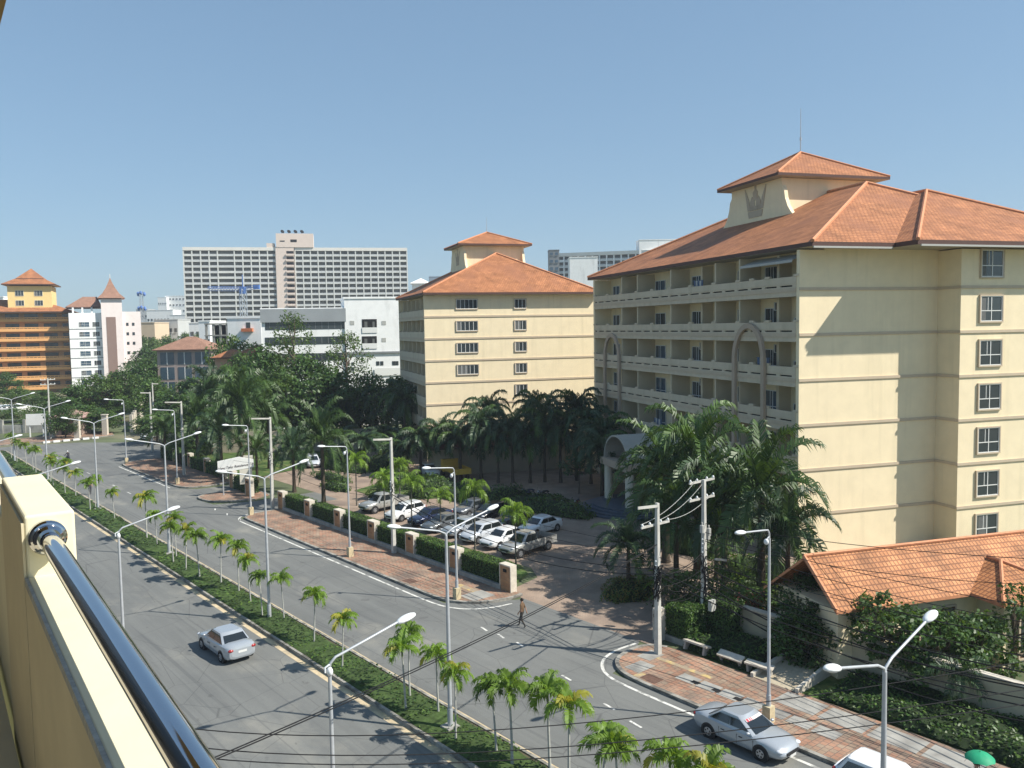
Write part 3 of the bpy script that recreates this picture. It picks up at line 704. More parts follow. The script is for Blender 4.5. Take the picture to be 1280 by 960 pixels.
def double_lamp():
    root = empty('street_lamp', (0, 0, 0), RA, '', 'street lamp')
    p = MB(); p.tube([(0, 0, 0), (0, 0, 5), (0, 0, 8.75)], [.1, .085, .06], 8); p.tube([(0, 0, 0), (0, 0, .9)], .125, 8, 0); p.build('pole', M_steel, root, smooth=True, uv=False)
    b = MB(); b.box(-.32, .32, -.32, .32, -.02, .12); b.build('base', M_conc, root)
    for d in (-1, 1):
        a = MB(); a.tube([(0, 0, 8.7), (.05 * d, 0, 8.85), (.4 * d, 0, 9.02), (2.35 * d, 0, 9.5)], .04, 7); a.build('arm', M_steel, root, smooth=True, uv=False)
        lamp_head(root, (2.65 * d, 0, 9.58), 0 if d > 0 else math.pi, .22)
    return root
D0 = double_lamp()
for i, (s, t) in enumerate([(10.0, 20.9), (29.6, 20.9), (48.6, 20.8), (68.8, 21.2), (91.5, 21.4), (114.5, 21.3), (134.5, 21.0)]):
    o = D0 if i == 0 else dup(D0)
    o.location = rd(s, t, .14)
    tag(o, ['double arm median lamp at the lower right, large and closest to the camera', 'double arm median lamp standing in front of the forecourt entrance', 'double arm median lamp in front of the left half of the car park hedge',
            'double arm median lamp behind the small palm clump, fourth from the camera', 'double arm median lamp near the traffic island, fifth from the camera', 'double arm median lamp opposite the side street, second from the far end',
            'double arm median lamp farthest along the row at the left edge'][i], group='double arm lamps in the median')
# ================================================================ UTILITY POLES AND CABLES
M_polec = mat('pole_concrete', (.48, .47, .43), .9, .15, 3., dirt=((.3, .28, .25), (1, 1, .3), .5, .7, .6))
def utility_pole(s, t, h, label, arm=-1.9, lower=False, box=False, dark=False, tilt=0, z0=.13):
    root = empty('utility_pole', rd(s, t, z0), RA, label, 'utility pole', 'concrete utility poles carrying the cables')
    root.rotation_euler = (tilt, 0, RA)
    p = MB()
    for za, zb, wa, wb in [(-.15, h, .15, .085)]:
        p.loft([[(-wa, -wa, za), (wa, -wa, za), (wa, wa, za), (-wa, wa, za)], [(-wb, -wb, zb), (wb, -wb, zb), (wb, wb, zb), (-wb, wb, zb)]])
    p.build('pole', M_polec, root)
    a = MB()
    if arm: 
        M = Matrix.Translation((0, 0, h - .12)) @ Matrix.Rotation(.08, 4, 'Y')
        a.box(min(0, arm), max(0, arm), -.15, -.09, -.09, .05, M=M)
    if lower:
        for zz in lower: a.box(-1.15, 1.15, .1, .18, zz - .06, zz + .06)
    a.build('crossarm', M_polec, root)
    ins = MB()
    for zz in (lower or []):
        for x in (-1.05, -.45, .45, 1.05):
            ins.tube([(x, .14, zz + .06), (x, .14, zz + .12), (x, .14, zz + .2)], [.05, .075, .03], 7)
    for k in range(4): ins.tube([(-.14, -.02, h * .62 - .25 * k), (-.2, -.02, h * .62 - .25 * k)], .05, 6)
    ins.build('insulator', M_lampw, root, smooth=True, uv=False)
    return root
utility_pole(28.9, 34.3, 8.3, 'white concrete utility pole at the corner of the forecourt entrance', -1.7, [7.1, ])
utility_pole(29.0, 38.5, 9.0, 'taller utility pole wrapped in black cables with small transformers on it', 0, [8.9, 7.9])
utility_pole(56.4, 34.7, 9.3, 'white concrete utility pole in front of the parked white hatchback', -1.7)
utility_pole(79.1, 34.6, 9.3, 'white leaning utility pole beside the tilted name board', -2.0, tilt=.02)
utility_pole(106, 34.9, 9.3, 'white utility pole in front of the shaded far hedge', -2.0)
utility_pole(131, 38.6, 9.0, 'slim utility pole at the corner of the side street', -1.4)
utility_pole(154.5, 46, 9.0, 'slim utility pole on the left of the dusty side street', 1.0)
utility_pole(160, 30.5, 10.5, 'tall utility pole leaning in front of the white apartment tower', 0, [10.2, 9.4], tilt=.03)
utility_pole(178, 62, 9.5, 'utility pole standing farther along the dusty side street', 0, [9.2])
utility_pole(4.5, 36.0, 9.0, 'utility pole on the right hand verge beyond the picture edge', 0, [8.9])
# equipment on the cable-wrapped pole
bx_, by_, _ = rd(29.0, 38.5)
pole4 = [o for o in COL.objects if o.name.startswith('utility_pole')][1]
rnd.seed(77)
for k, (dx, dy, zz) in enumerate([(-.3, -.1, 6.0), (.25, -.15, 5.75), (.5, .1, 5.45)]):
    tr = MB(); tr.tube([(dx, dy, zz), (dx, dy, zz + .42)], .13, 8); tr.tube([(dx, dy, zz + .42), (dx, dy, zz + .6)], .05, 6); tr.build('transformer', M_ac, pole4, smooth=False)
br = MB(); br.box(0, 1.1, -.05, .05, 4.25, 4.37, M=Matrix.Rotation(.25, 4, 'Y')); br.build('bracket', M_polec, pole4)
def tangle(pole, x, y, z0, z1, rad, n, name='cable_bundle'):
    t = MB()
    for k in range(n):
        a = rnd.uniform(0, 6.28); pts = []
        zz = rnd.uniform(z0, z0 + .3); N = 9
        for j in range(N):
            f = j / (N - 1)
            pts.append((x + rad * math.cos(a + f * rnd.uniform(-2, 3)) * rnd.uniform(.3, 1), y + rad * math.sin(a + f * 2) * rnd.uniform(.3, 1), zz + (z1 - zz) * f))
        t.tube(pts, rnd.uniform(.015, .035), 4, cap=False)
    t.build(name, M_black, pole, smooth=True, uv=False)
tangle(pole4, 0, 0, .8, 4.6, .24, 22)
pole3 = [o for o in COL.objects if o.name.startswith('utility_pole')][0]
tangle(pole3, 0, 0, 2.9, 4.9, .30, 20)
for nm, ss in (('utility_pole.002', 0), ('utility_pole.003', 0)):
    tangle(bpy.data.objects[nm], 0, 0, 4.3, 5.6, .16, 9)
jb = MB(); jb.box(-.2, .2, -.12, .12, 1.9, 2.5); tag(jb.build('junction_box', M_ac, loc=rd(28.0, 37.9), rz=RA), 'small grey meter box fixed beside the cable wrapped pole', 'meter box')

def sagline(a, b, sag, n=14):
    a, b = Vector(a), Vector(b)
    return [a.lerp(b, k / n) - Vector((0, 0, sag * 4 * (k / n) * (1 - k / n))) for k in range(n + 1)]
def cable(a, b, sag, r=.018, label='', group='black cables along the car park side poles', n=14):
    m = MB(); P = sagline(a, b, sag, n); o0 = P[0].copy(); m.tube([p - o0 for p in P], r, 4, cap=False)
    o = m.build('cable', M_black, loc=o0, smooth=True, uv=False); tag(o, label, 'cable', group); return o
PX = [(4.5, 36.0), (28.9, 34.3), (56.4, 34.7), (79.1, 34.6), (106, 34.9), (131, 38.6)]
names = ['from the right edge to the forecourt pole', 'between the forecourt pole and the pole by the parked cars', 'between the parked cars pole and the name board pole', 'between the name board pole and the far hedge pole', 'between the far hedge pole and the side street']
for i in range(5):
    for k, z in enumerate([5.9, 5.4, 5.1, 4.8, 4.5] if i < 2 else [6.0, 5.2, 4.8]):
        a, b = PX[i], PX[i + 1]; o_ = rnd.uniform(-.12, .12)
        cable(rd(a[0], a[1] + o_, z), rd(b[0], b[1] + o_, z + rnd.uniform(-.1, .1)), .35 + .28 * k + rnd.uniform(0, .15), .032 if k > 2 else .017, 'black cable strung %s' % names[i], 'black cables strung %s' % names[i])
for k in range(8):   # pole 4 towards the right along the annexe
    z = 6.2 - .5 * k
    cable(rd(29, 38.5, z - .1), rd(4.5, 36.0 + .1 * (k % 3), z + 1.0), .5 + .22 * k, .035 if k > 3 else .02, 'black cable passing in front of the tiled annexe roof and trees', 'black cables passing in front of the annexe')
for k in range(7):   # between pole 3 and pole 4
    z = 3.2 + .32 * k
    cable(rd(28.9, 34.3, z), rd(29, 38.5, z + rnd.uniform(-.6, .6)), .25 + rnd.uniform(0, .9), .02, 'black cable slung between the two entrance poles', 'black cables slung between the two entrance poles', 10)
for k, (x, z3, z4) in enumerate([(-1.0, 7.35, 9.2), (.4, 7.35, 9.2), (1.05, 7.3, 8.2)]):
    m = MB(); a = Vector(rd(28.9 + .3, 34.3 + x, z3)); b = Vector(rd(29, 38.5 + x * .7, z4)); P = sagline(a, b, .35, 10)
    m.tube([p - a for p in P], .016, 5, cap=False)
    for p in P[2:-1]: m.ell(tuple(p - a), .038, .038, .03, nu=6, nv=4)
    tag(m.build('insulated_link', M_ac, loc=a, smooth=True, uv=False), 'pale insulated link rising between the two entrance poles', 'cable', 'pale insulated links between the entrance poles')
# cables crossing the road
e0 = Vector(rd(28.9, 34.3, 6.2))
for k in range(2):
    cable(e0 + Vector((0, 0, -.05 * k)), Vector((-7.4 + .03 * k, 17.6, 8.4 - .04 * k)), .35 + .03 * k, .017, 'thick cable slanting down across the road from the entrance pole', 'thick cables slanting across the road from the entrance pole')
cable(at(215, 884, 20), at(640, 906, 22.), .0, .014, 'thin cable crossing low over the near carriageway, topmost of three', 'thin cables over the near carriageway')
for (p0, p1, p2, nm) in [((100, 884, 19), (640, 911, 21.5), (1400, 805, 25), 'upper'), ((100, 905, 18.4), (640, 938, 21), (1400, 842, 24.5), 'middle'), ((100, 920, 18.0), (640, 950, 20.6), (1400, 862, 24), 'lower')]:
    if nm == 'upper': 
        bpy.data.objects.remove([o for o in COL.objects if o.get('label', '').startswith('thin cable crossing low')][0])
    A, B, C_ = at(*p0), at(*p1), at(*p2); m = MB(); pts = []
    for k in range(25):
        f = k / 24; pts.append(A * (2 * (f - .5) * (f - 1)) + B * (4 * f * (1 - f)) + C_ * (2 * f * (f - .5)))
    o0 = pts[0].copy(); m.tube([p - o0 for p in pts], .014, 4, cap=False)
    tag(m.build('cable', M_black, loc=o0, smooth=True, uv=False), 'thin black cable spanning the road near the bottom edge, %s of three' % nm, 'cable', 'thin cables over the near end of the road')

# ================================================================ TREES
rnd.seed(11)
GT = 'big feathery palms of the garden'
bp_ = [palm('', 4.6, 4.4, 19, [L_palmd, L_palm, L_palmd] if k != 2 else [L_palmbl, L_palm], nl=36, ll=1.2, lw=.10, droop=1.7, r0=.26, bark=M_darkpalm, group=GT, seed=50 + k, elo=-.15, ehi=1.35, name='feather_palm', hang=.35) for k in range(3)]
gp2 = [palm('', 5.0, 3.7, 24, [L_palmbl, L_palm], nl=30, ll=.95, lw=.11, droop=1.9, r0=.17, bark=M_darkpalm, group=GT, seed=60 + k, elo=-.25, ehi=1.3, name='courtyard_palm', hang=.5) for k in range(3)]
pp = [palm('', 3.75, 1.55, 11, [L_palmb, L_palmy, L_palmb], nl=18, ll=.55, lw=.08, droop=2.2, r0=.07, group=GT, seed=70 + k, elo=0., ehi=1.4, name='slender_palm', hang=.7, crownshaft=.5, bark=mat('grey_palm_trunk', (.13, .12, .10), .9, .2, 8.), spear=(k == 1)) for k in range(2)]
used = set()
def place(src_list, i, loc, sc, label, group, rz=None):
    src = src_list[i % len(src_list)]
    if src.name in used: o = dup(src)
    else: used.add(src.name); o = src
    o.location = loc; o.rotation_euler = (0, 0, rnd.uniform(0, 6.28) if rz is None else rz)
    o.scale = (sc,) * 3 if not isinstance(sc, tuple) else sc
    o['label'] = label; o['group'] = group
    return o
def pz(px, py, Y, z): # palm: crown centre seen at px,py at distance Y -> location on ground + scale so that the crown height fits
    p = at(px, py, Y); return (p.x, p.y, 0), p.z
# in front of the cream block (facade side)
FP = [(872, 560, 58, 1.15, 0, 'tall feathery palm against the balconies, highest crown of the right group'), (952, 606, 50.5, 1.08, 1, 'big feathery palm at the corner of the cream block with fronds over the sunlit wall'),
      (905, 622, 54, 1.0, 2, 'feathery palm behind the cable wrapped pole, between the two tall ones'), (832, 590, 62, 1.1, 1, 'feathery palm covering the right side of the arched entrance canopy'),
      (845, 640, 55, .8, 0, 'low feathery palm below the canopy, behind the two entrance poles'), (985, 640, 47.5, .7, 2, 'short dark palm at the foot of the sunlit cream corner')]
for k, (px, py, Y, sc, v, lb) in enumerate(FP):
    l, z = pz(px, py, Y, 0); b = bp_[v]; hs = max(.4, z / 4.6)
    place(bp_, v, l, (sc * .98, sc * .98, hs if hs < sc * 1.3 else hs * .5 + sc * .65), lb, 'feathery palms in front of the cream block')
l, z = pz(785, 655, 54.5, 0); place(bp_, 2, l, (.62, .62, .72), 'small feathery palm in the forecourt, leaning over the croton bed', 'feathery palms in front of the cream block')
l, z = pz(722, 590, 90, 0)
# left garden palms
GPm = [(402, 545, 84.5, .82, 1, 'dark stout palm behind the car park hedge near the name board'), (366, 558, 92, .75, 2, 'dark stout palm left of the parking area, behind the utility pole'), (300, 500, 103, 1.15, 0, 'largest bright feathery palm of the left garden'),
       (245, 520, 112, 1.0, 1, 'feathery palm next to the dusty side street'), (275, 540, 100, .95, 2, 'feathery palm just above the name board'), (335, 520, 108, 1.0, 1, 'feathery palm right of the largest garden palm'),
       (205, 535, 118, .85, 0, 'feathery palm at the side street corner of the garden'), (320, 560, 98, .7, 0, 'low feathery palm above the far entrance drive'), (262, 490, 122, 1.1, 2, 'tall feathery palm behind the left garden palms'),
       (225, 560, 112, .6, 1, 'low feathery palm behind the far shaded hedge')]
for k, (px, py, Y, sc, v, lb) in enumerate(GPm):
    l, z = pz(px, py, Y, 0); place(bp_, v, l, (sc, sc, max(.5, z / 4.9)), lb, GT)
CP = [(372, 508, 128), (348, 500, 131), (400, 500, 127), (425, 505, 127), (450, 502, 126), (478, 498, 124), (505, 500, 118), (425, 545, 112), (455, 550, 108), (480, 542, 112), (500, 560, 103),
      (525, 548, 101), (550, 538, 101), (575, 545, 98), (600, 528, 97), (622, 545, 95.5), (640, 535, 95.5), (662, 545, 95), (680, 520, 95.5), (700, 535, 95), (720, 512, 96), (738, 528, 94), (755, 540, 90), (668, 510, 104), (610, 515, 104), (752, 560, 86)]
cpl = ['behind the parked cars', 'against the sunlit front of the second cream block', 'in the shaded courtyard']
for k, (px, py, Y) in enumerate(CP):
    l, z = pz(px, py, Y, 0); sc = rnd.uniform(.85, 1.15)
    reg = 'by the pale garden wall' if k < 7 else ('behind the parked cars' if k < 13 else 'before the low shaded wall')
    j = k if k < 7 else (k - 7 if k < 13 else k - 13)
    lb = 'dark palm %s, %s from the left' % (reg, 'first' if j == 0 else ORD[j])
    place(gp2, k, l, (sc, sc, max(.6, z / 5.2)), lb, 'dark courtyard palms')
PPm = [(594, 687, 612, 'bright yellow green palm standing among the parked cars'), (645, 711, 640, 'slender palm in front of the parked pickup at the hedge end'), (551, 665, 618, 'slender palm in front of the dark parked cars'),
       (515, 660, 602, 'slender palm in front of the white parked hatchback'), (481, 650, 596, 'bushy slender palm beside the first utility pole'), (446, 632, 575, 'slender palm left of the silver pickup'), (500, 625, 580, 'yellow green palm behind the silver pickup')]
for k, (px, pb, pc, lb) in enumerate(PPm):
    d = Fv * F + Rv * (px - 640) - Uv * (pb - 480); tt = -CAMH / d.z; X, Y = d.x * tt, d.y * tt
    zc = at(px, pc, Y).z
    place(pp, k, (X, Y, 0), (1.0, 1.0, zc / 4.2), lb, 'slender palms of the car park lawn strip')
# broadleaf trees
bt = [leafy_tree('', 9, 4.2, 2.6, 80, .42, 56, seed=80), leafy_tree('', 11, 3.6, 4.0, 74, .42, 54, seed=81), leafy_tree('', 7, 4.6, 2.2, 80, .40, 54, mats=[L_light[0], L_leafs[1], L_light[2]], seed=82),
      leafy_tree('', 15, 3.4, 8.0, 52, .34, 36, cr=1.15, mats=[L_light[2], L_leafs[1], L_light[0]], seed=83), leafy_tree('', 10, 5.2, 2.5, 90, .48, 54, mats=[L_leafs[0], L_leafs[2], L_leafs[0]], cr=1.5, seed=84)]
BT = [(365, 396, 137, 3, 'feathery light tree rising in front of the white building with dark window bands'), (432, 420, 133, 3, 'second feathery tree rising left of the white stair block'),
      (330, 445, 135, 4, 'dark broad tree behind the garden palms, under the grey roofed wing'), (385, 455, 133, 4, 'dark broad tree in the middle of the tree belt'), (300, 450, 150, 1, 'dark tree right of the brown roofed house'),
      (350, 470, 128, 0, 'dark tree low in the middle of the tree belt'), (410, 470, 126, 4, 'dark tree right of the middle of the belt'), (460, 475, 128, 0, 'dark tree left of the second cream block'), (495, 480, 122, 1, 'dark narrow tree touching the second cream block'),
      (275, 470, 140, 0, 'dark tree in front of the brown roofed house'), (240, 480, 148, 4, 'dark tree at the foot of the brown roofed house'), (290, 430, 165, 2, 'lighter tree beside the small orange roofs'), (320, 440, 160, 2, 'yellowish tree by the unfinished concrete frame'),
      (178, 458, 185, 4, 'broad tree crown right of the white apartment tower'), (150, 468, 175, 0, 'broad green tree below the white apartment tower'), (120, 475, 172, 2, 'light green broad tree below the gap between the two towers'), (95, 488, 168, 4, 'broad tree left of the big green crown'),
      (55, 492, 190, 1, 'dark narrow tree in front of the orange balconies'), (25, 490, 195, 2, 'light tree at the foot of the orange apartment block'), (62, 508, 168, 2, 'light green tree behind the leaning utility pole'), (15, 515, 172, 2, 'yellow green tree at the left edge'),
      (105, 512, 152, 4, 'dark layered tree above the guardhouse roof'), (128, 518, 150, 0, 'dark layered tree at the mouth of the side street'), (50, 525, 160, 0, 'dark tree behind the white notice board'), (150, 500, 170, 1, 'tree behind the cream wall of the side street'),
      (205, 452, 200, 4, 'tree behind the brown roofed house'), (225, 445, 215, 0, 'tree above the roof ridge of the brown roofed house'), (190, 480, 165, 0, 'tree on the right side of the dusty side street'), (215, 500, 150, 4, 'wide dark tree overhanging the dusty side street'),
      (195, 520, 135, 0, 'dark tree at the side street end of the garden'), (240, 545, 120, 4, 'dark low tree behind the shaded hedge'), (5, 470, 230, 4, 'dark tree at the far left edge below the orange block')]
for k, (px, py, Y, v, lb) in enumerate(BT):
    top = at(px, py, Y); H = [9, 11, 7, 15, 10][v]
    hs = max(.35, (top.z + .6) / H); w = .75 + .35 * min(1.4, hs)
    place(bt, v, (top.x, top.y, 0), (w, w, hs), lb, 'broadleaf trees of the tree belt')
# more distant trees between the houses
far = [(178, 425, 300), (192, 428, 290), (210, 425, 310), (232, 420, 330), (250, 418, 300), (270, 416, 290), (300, 432, 240), (185, 440, 250), (200, 437, 260), (176, 450, 230), (240, 430, 280), (215, 415, 360), (262, 425, 260)]
for k, (px, py, Y) in enumerate(far):
    top = at(px, py, Y); v = (k * 2) % 5; H = [9, 11, 7, 15, 10][v]
    place(bt, v, (top.x, top.y, 0), (1.5, 1.5, max(.4, (top.z + .5) / H)), 'distant green tree between the far houses, %s of that scatter' % ('first' if k == 0 else ORD[k]), 'distant trees between the far houses')
# courtyard tree, annexe shrubs and trees
l = at(720, 590, 84)
o = leafy_tree('round bluish green tree in the courtyard roundabout bed', 4.4, 1.9, 2.2, 34, .2, 60, mats=[L_palmbl, L_leafs[0], L_palmbl], cr=.6, group=None, seed=90); o.location = (7.0, 88.3, 0)
o = leafy_tree('loose leafy frangipani tree in front of the tiled annexe roof', 4.6, 2.1, 1.5, 56, .24, 44, mats=[L_leafs[0], L_light[2], L_leafs[2]], cr=.62, seed=91); o.location = (18.2, 39.7, 0)
o = leafy_tree('dark leafy tree below the annexe eaves, right of the steps', 3.9, 2.3, 1.2, 70, .24, 50, mats=[L_leafs[2], L_leafs[0], L_light[2]], cr=.62, seed=92); o.location = (20.3, 38.9, 0)
o = leafy_tree('leafy tree at the right edge beside the annexe window', 4.8, 2.0, 1.4, 36, .22, 34, mats=[L_light[2], L_leafs[0], L_leafs[2]], cr=.6, seed=93); o.location = (24.6, 40.2, 0)
o = leafy_tree('dark shrubby tree in front of the boundary wall left of the doorway', 2.3, 1.1, .6, 40, .2, 44, mats=[L_leafs[2], L_leafs[0], L_leafs[0]], cr=.5, seed=94); o.location = (14.2, 42.9, 0)
o = leafy_tree('reddish flowering bush beside the annexe gable', 2.6, 1.5, .6, 26, .18, 40, mats=[L_leafs[0], leafmat('red_leaf', (.16, .05, .04)), L_leafs[2]], cr=.5, seed=95); o.location = (13.6, 46.4, 0)
o = leafy_tree('dark shrubby tree behind the boundary wall beside the cream wall', 3.0, 2.2, .6, 40, .2, 40, mats=[L_leafs[0], L_leafs[2], L_light[2]], cr=.6, seed=96); o.location = (12.4, 50.2, 0)
o = leafy_tree('dark bush behind the two entrance poles', 2.6, 2.0, .5, 36, .2, 40, mats=[L_leafs[2], L_leafs[0], L_leafs[2]], cr=.6, seed=97); o.location = (10.4, 50.6, 0)
o = leafy_tree('light green bush beside the tiled roof corner', 2.5, 1.5, .5, 26, .2, 40, mats=L_light, cr=.55, seed=98); o.location = (15.6, 47.4, 0)
o = palm('drooping soft palm in front of the right hand boundary wall', 1.5, 1.9, 14, [L_palmbl, L_palm], nl=24, ll=.55, lw=.05, droop=2.3, r0=.07, seed=99, elo=.3, ehi=1.4, name='verge_palm', hang=.7); o.location = (20.2, 36.9, .1)
for k, (x, y, h) in enumerate([(11.8, 47.6, 1.2), (13.2, 48.4, 1.5), (9.6, 52.6, 1.3), (15.2, 50.6, 1.6)]):
    o = palm('low fan of green fronds in the shrub bed, %s from the left' % ['third', 'second from the right, not far', 'first', 'last'][k] if False else ['low fan of fronds right behind the tall cable wrapped pole', 'low fan of fronds between the red bush and the cream corner', 'low fan of fronds behind the croton bed', 'low fan of fronds at the foot of the sunlit cream wall'][k], h, 1.5, 12, [L_palm, L_palmb], nl=18, ll=.45, lw=.06, droop=1.6, r0=.06, seed=110 + k, elo=.1, ehi=1.3, name='low_palm'); o.location = (x, y, 0)
mound('shrub', 63, 54.2, 5.2, 4.6, .7, 'low round hedge ring of the courtyard roundabout', [L_leafs[0], L_leafs[2]], 1300, .25, seed=12)
mound('shrub', 76, 53, 2.0, 9.5, 1.2, 'long dark hedge at the back of the courtyard', [L_leafs[2], L_leafs[0]], 1500, .3, seed=13)
for k, (s, t, rx, ry, h, lb) in enumerate([(84.5, 44.5, 1.0, 3.0, .8, 'bright low hedge beside the entrance drive'), (75.5, 45.5, 1.2, 3.2, .9, 'low hedge left of the silver pickup bay'), (70, 51, 1.0, 5.5, 1.1, 'dark shrub row behind the parked cars'), (90, 47, 1.2, 4.5, .9, 'low hedge across the lawn from the name board'),
                                           (97, 52, 2, 7, 1.1, 'dark shrub row below the pale garden wall')]):
    mound('shrub', s, t, ry if False else rx, ry, h, lb, L_hedge, 700, .22, seed=20 + k)

o = leafy_tree('dark dense shrub tree covering the gable end of the annexe', 4.2, 1.9, .6, 70, .22, 50, mats=[L_leafs[2], L_leafs[0], L_light[2]], cr=.6, seed=101); o.location = (15.9, 44.6, 0)
o = leafy_tree('dense green shrub tree behind the doorway pier of the boundary wall', 3.6, 1.6, .6, 60, .2, 50, mats=[L_leafs[0], L_leafs[2], L_leafs[0]], cr=.55, seed=102); o.location = (17.6, 42.4, 0)
o = leafy_tree('dark dense tree hiding the annexe wall left of its porch', 3.6, 2.0, .8, 60, .24, 46, mats=[L_leafs[2], L_leafs[0], L_light[2]], cr=.6, seed=103); o.location = (22.4, 39.4, 0)



for k, (x, y, sc, lb) in enumerate([(12.6, 70.5, .9, 'feathery palm screening the right column of the entrance canopy'), (14.2, 57.5, .75, 'lower feathery palm filling the gap between the tall facade palms')]):
    place(bp_, k, (x, y, 0), (sc, sc, sc * (.75 if k == 0 else 1.15)), lb, 'feathery palms in front of the cream block')
for k, (s, t, rx, ry, h, lb) in enumerate([(66, 54, 1.3, 3.0, 1.6, 'dark bushy shrub behind the dark blue sedan'), (58, 54.5, 4.5, 1.6, 1.3, 'long dark shrub bed between the car park and the courtyard'), (74, 50, 2.0, 2.4, 2.0, 'tall leafy shrub behind the silver pickup'), (80, 50, 2.5, 2.2, 1.8, 'leafy shrub left of the car park bays'), (92, 56, 3, 3, 2.2, 'big dark shrub on the lawn of the left garden')]):
    mound('shrub', s, t, ry, rx, h, lb, [L_leafs[0], L_leafs[1], L_leafs[2]], 1300, .24, seed=60 + k)

for k in range(2): cable(rd(29, 38.5, 6.6 - .9 * k), at(1500, 705 + 26 * k, 33), .5 + .4 * k, .022, 'black cable crossing in front of the sunlit wall above the annexe roof', 'black cables crossing in front of the sunlit wall')

o = leafy_tree('dark shrub tree left of the doorway, in front of the annexe gable', 3.3, 1.5, .5, 60, .2, 50, mats=[L_leafs[2], L_leafs[0], L_leafs[2]], cr=.55, seed=121); o.location = (15.2, 42.2, 0)

l = at(80, 511, 143.2); place(bt, 4, (l.x, l.y, 0), (.62, .62, (l.z + .5) / 10), 'low dark tree overhanging the guardhouse roof', 'broadleaf trees of the tree belt')
for k, (x, y, rx, ry, h, lb) in enumerate([(17.5, 57.5, 2.2, 4.2, 1.5, 'dark shrub bed at the foot of the cream block, near its sunlit corner'), (14.0, 65.5, 2.0, 4.2, 1.4, 'dark shrub bed below the balconies beside the entrance steps'), (15.6, 52.2, 2.4, 2.6, 1.5, 'green shrub bed behind the red leaved bush')]):
    mound('shrub', y * .766 - x * .6428, x * .766 + y * .6428, rx, ry, h, lb, [L_leafs[0], L_leafs[1], L_leafs[2]], 1500, .22, seed=80 + k)
# ================================================================ BUILDINGS
def hip(mb, x0, x1, y0, y1, z, ra, rb, zr, mi=0, th=.28, fm=1, sm=2):
    """hipped roof: eave rectangle, ridge points ra=(x,y), rb=(x,y)"""
    A, B, C_, D = (x0, y0, z), (x1, y0, z), (x1, y1, z), (x0, y1, z)
    P, Q = (*ra, zr), (*rb, zr)
    mb.poly([A, B, P], mi)
    mb.poly([B, C_, Q, P] if ra != rb else [B, C_, P], mi)
    mb.poly([C_, D, Q], mi)
    mb.poly([D, A, P, Q] if ra != rb else [D, A, P], mi)
    for a, b in ((A, B), (B, C_), (C_, D), (D, A)):
        mb.poly([(a[0], a[1], z - th), (b[0], b[1], z - th), b, a], fm)
    mb.poly([(x0, y0, z - th), (x0, y1, z - th), (x1, y1, z - th), (x1, y0, z - th)], sm)
def caps(mb, lines, r=.11):
    for a, b in lines:
        mb.tube([a, b], r, 6)
def window(parent, M, w, h, frame_mats, kind=4, name='window', surround=True, glass=None, group_open=0):
    """window facing local -Y at matrix M (origin bottom centre on the wall)"""
    f = MB(); t = .055; d0, d1 = -.06, .04
    f.box(-w / 2, w / 2, d0, d1, 0, t); f.box(-w / 2, w / 2, d0, d1, h - t, h); f.box(-w / 2, -w / 2 + t, d0, d1, t, h - t); f.box(w / 2 - t, w / 2, d0, d1, t, h - t)
    if kind == 4:
        f.box(-t / 2, t / 2, d0 + .01, d1, t, h - t); f.box(-w / 2 + t, w / 2 - t, d0 + .012, d1, h * .42 - t / 2, h * .42 + t / 2)
        f.box(-w * .16 - .02, -w * .16 + .02, d0 + .02, d1, h * .42 + t / 2, h - t)
    else:
        for k in range(1, kind): f.box(-w / 2 + w * k / kind - t / 2, -w / 2 + w * k / kind + t / 2, d0 + .01, d1, t, h - t)
    if surround:
        b = .1
        f.box(-w / 2 - b, w / 2 + b, -.09, .02, -b, -.002, 1); f.box(-w / 2 - b, w / 2 + b, -.09, .02, h + .002, h + b, 1)
        f.box(-w / 2 - b, -w / 2 - .002, -.09, .02, -.002, h + .002, 1); f.box(w / 2 + .002, w / 2 + b, -.09, .02, -.002, h + .002, 1)
    o = f.build(name, frame_mats, parent); o.matrix_local = M
    g = MB(); g.box(-w / 2 + .02, w / 2 - .02, -.02, -.005, .02, h - .02, 0)
    c = rnd.random()
    if c < .6:
        k0 = rnd.uniform(-.5, .1); g.box(-w / 2 + .05 + max(0, k0) * w, -w / 2 + .05 + max(.2, k0 + .45) * w, -.026, -.0205, h * .05, h * .95, 1)
    g.build('pane', [glass or M_glass, M_curt], o)
    return o
def door_unit(parent, x, y, z, w, h=2.1, glass=None, panels=4):
    """sliding door facing local -X"""
    M = Matrix.Translation((x, y, z)) @ Matrix.Rotation(-math.pi / 2, 4, 'Z')
    return window(parent, M, w, h, [M_frame, M_band], panels, 'sliding_door', False, glass)

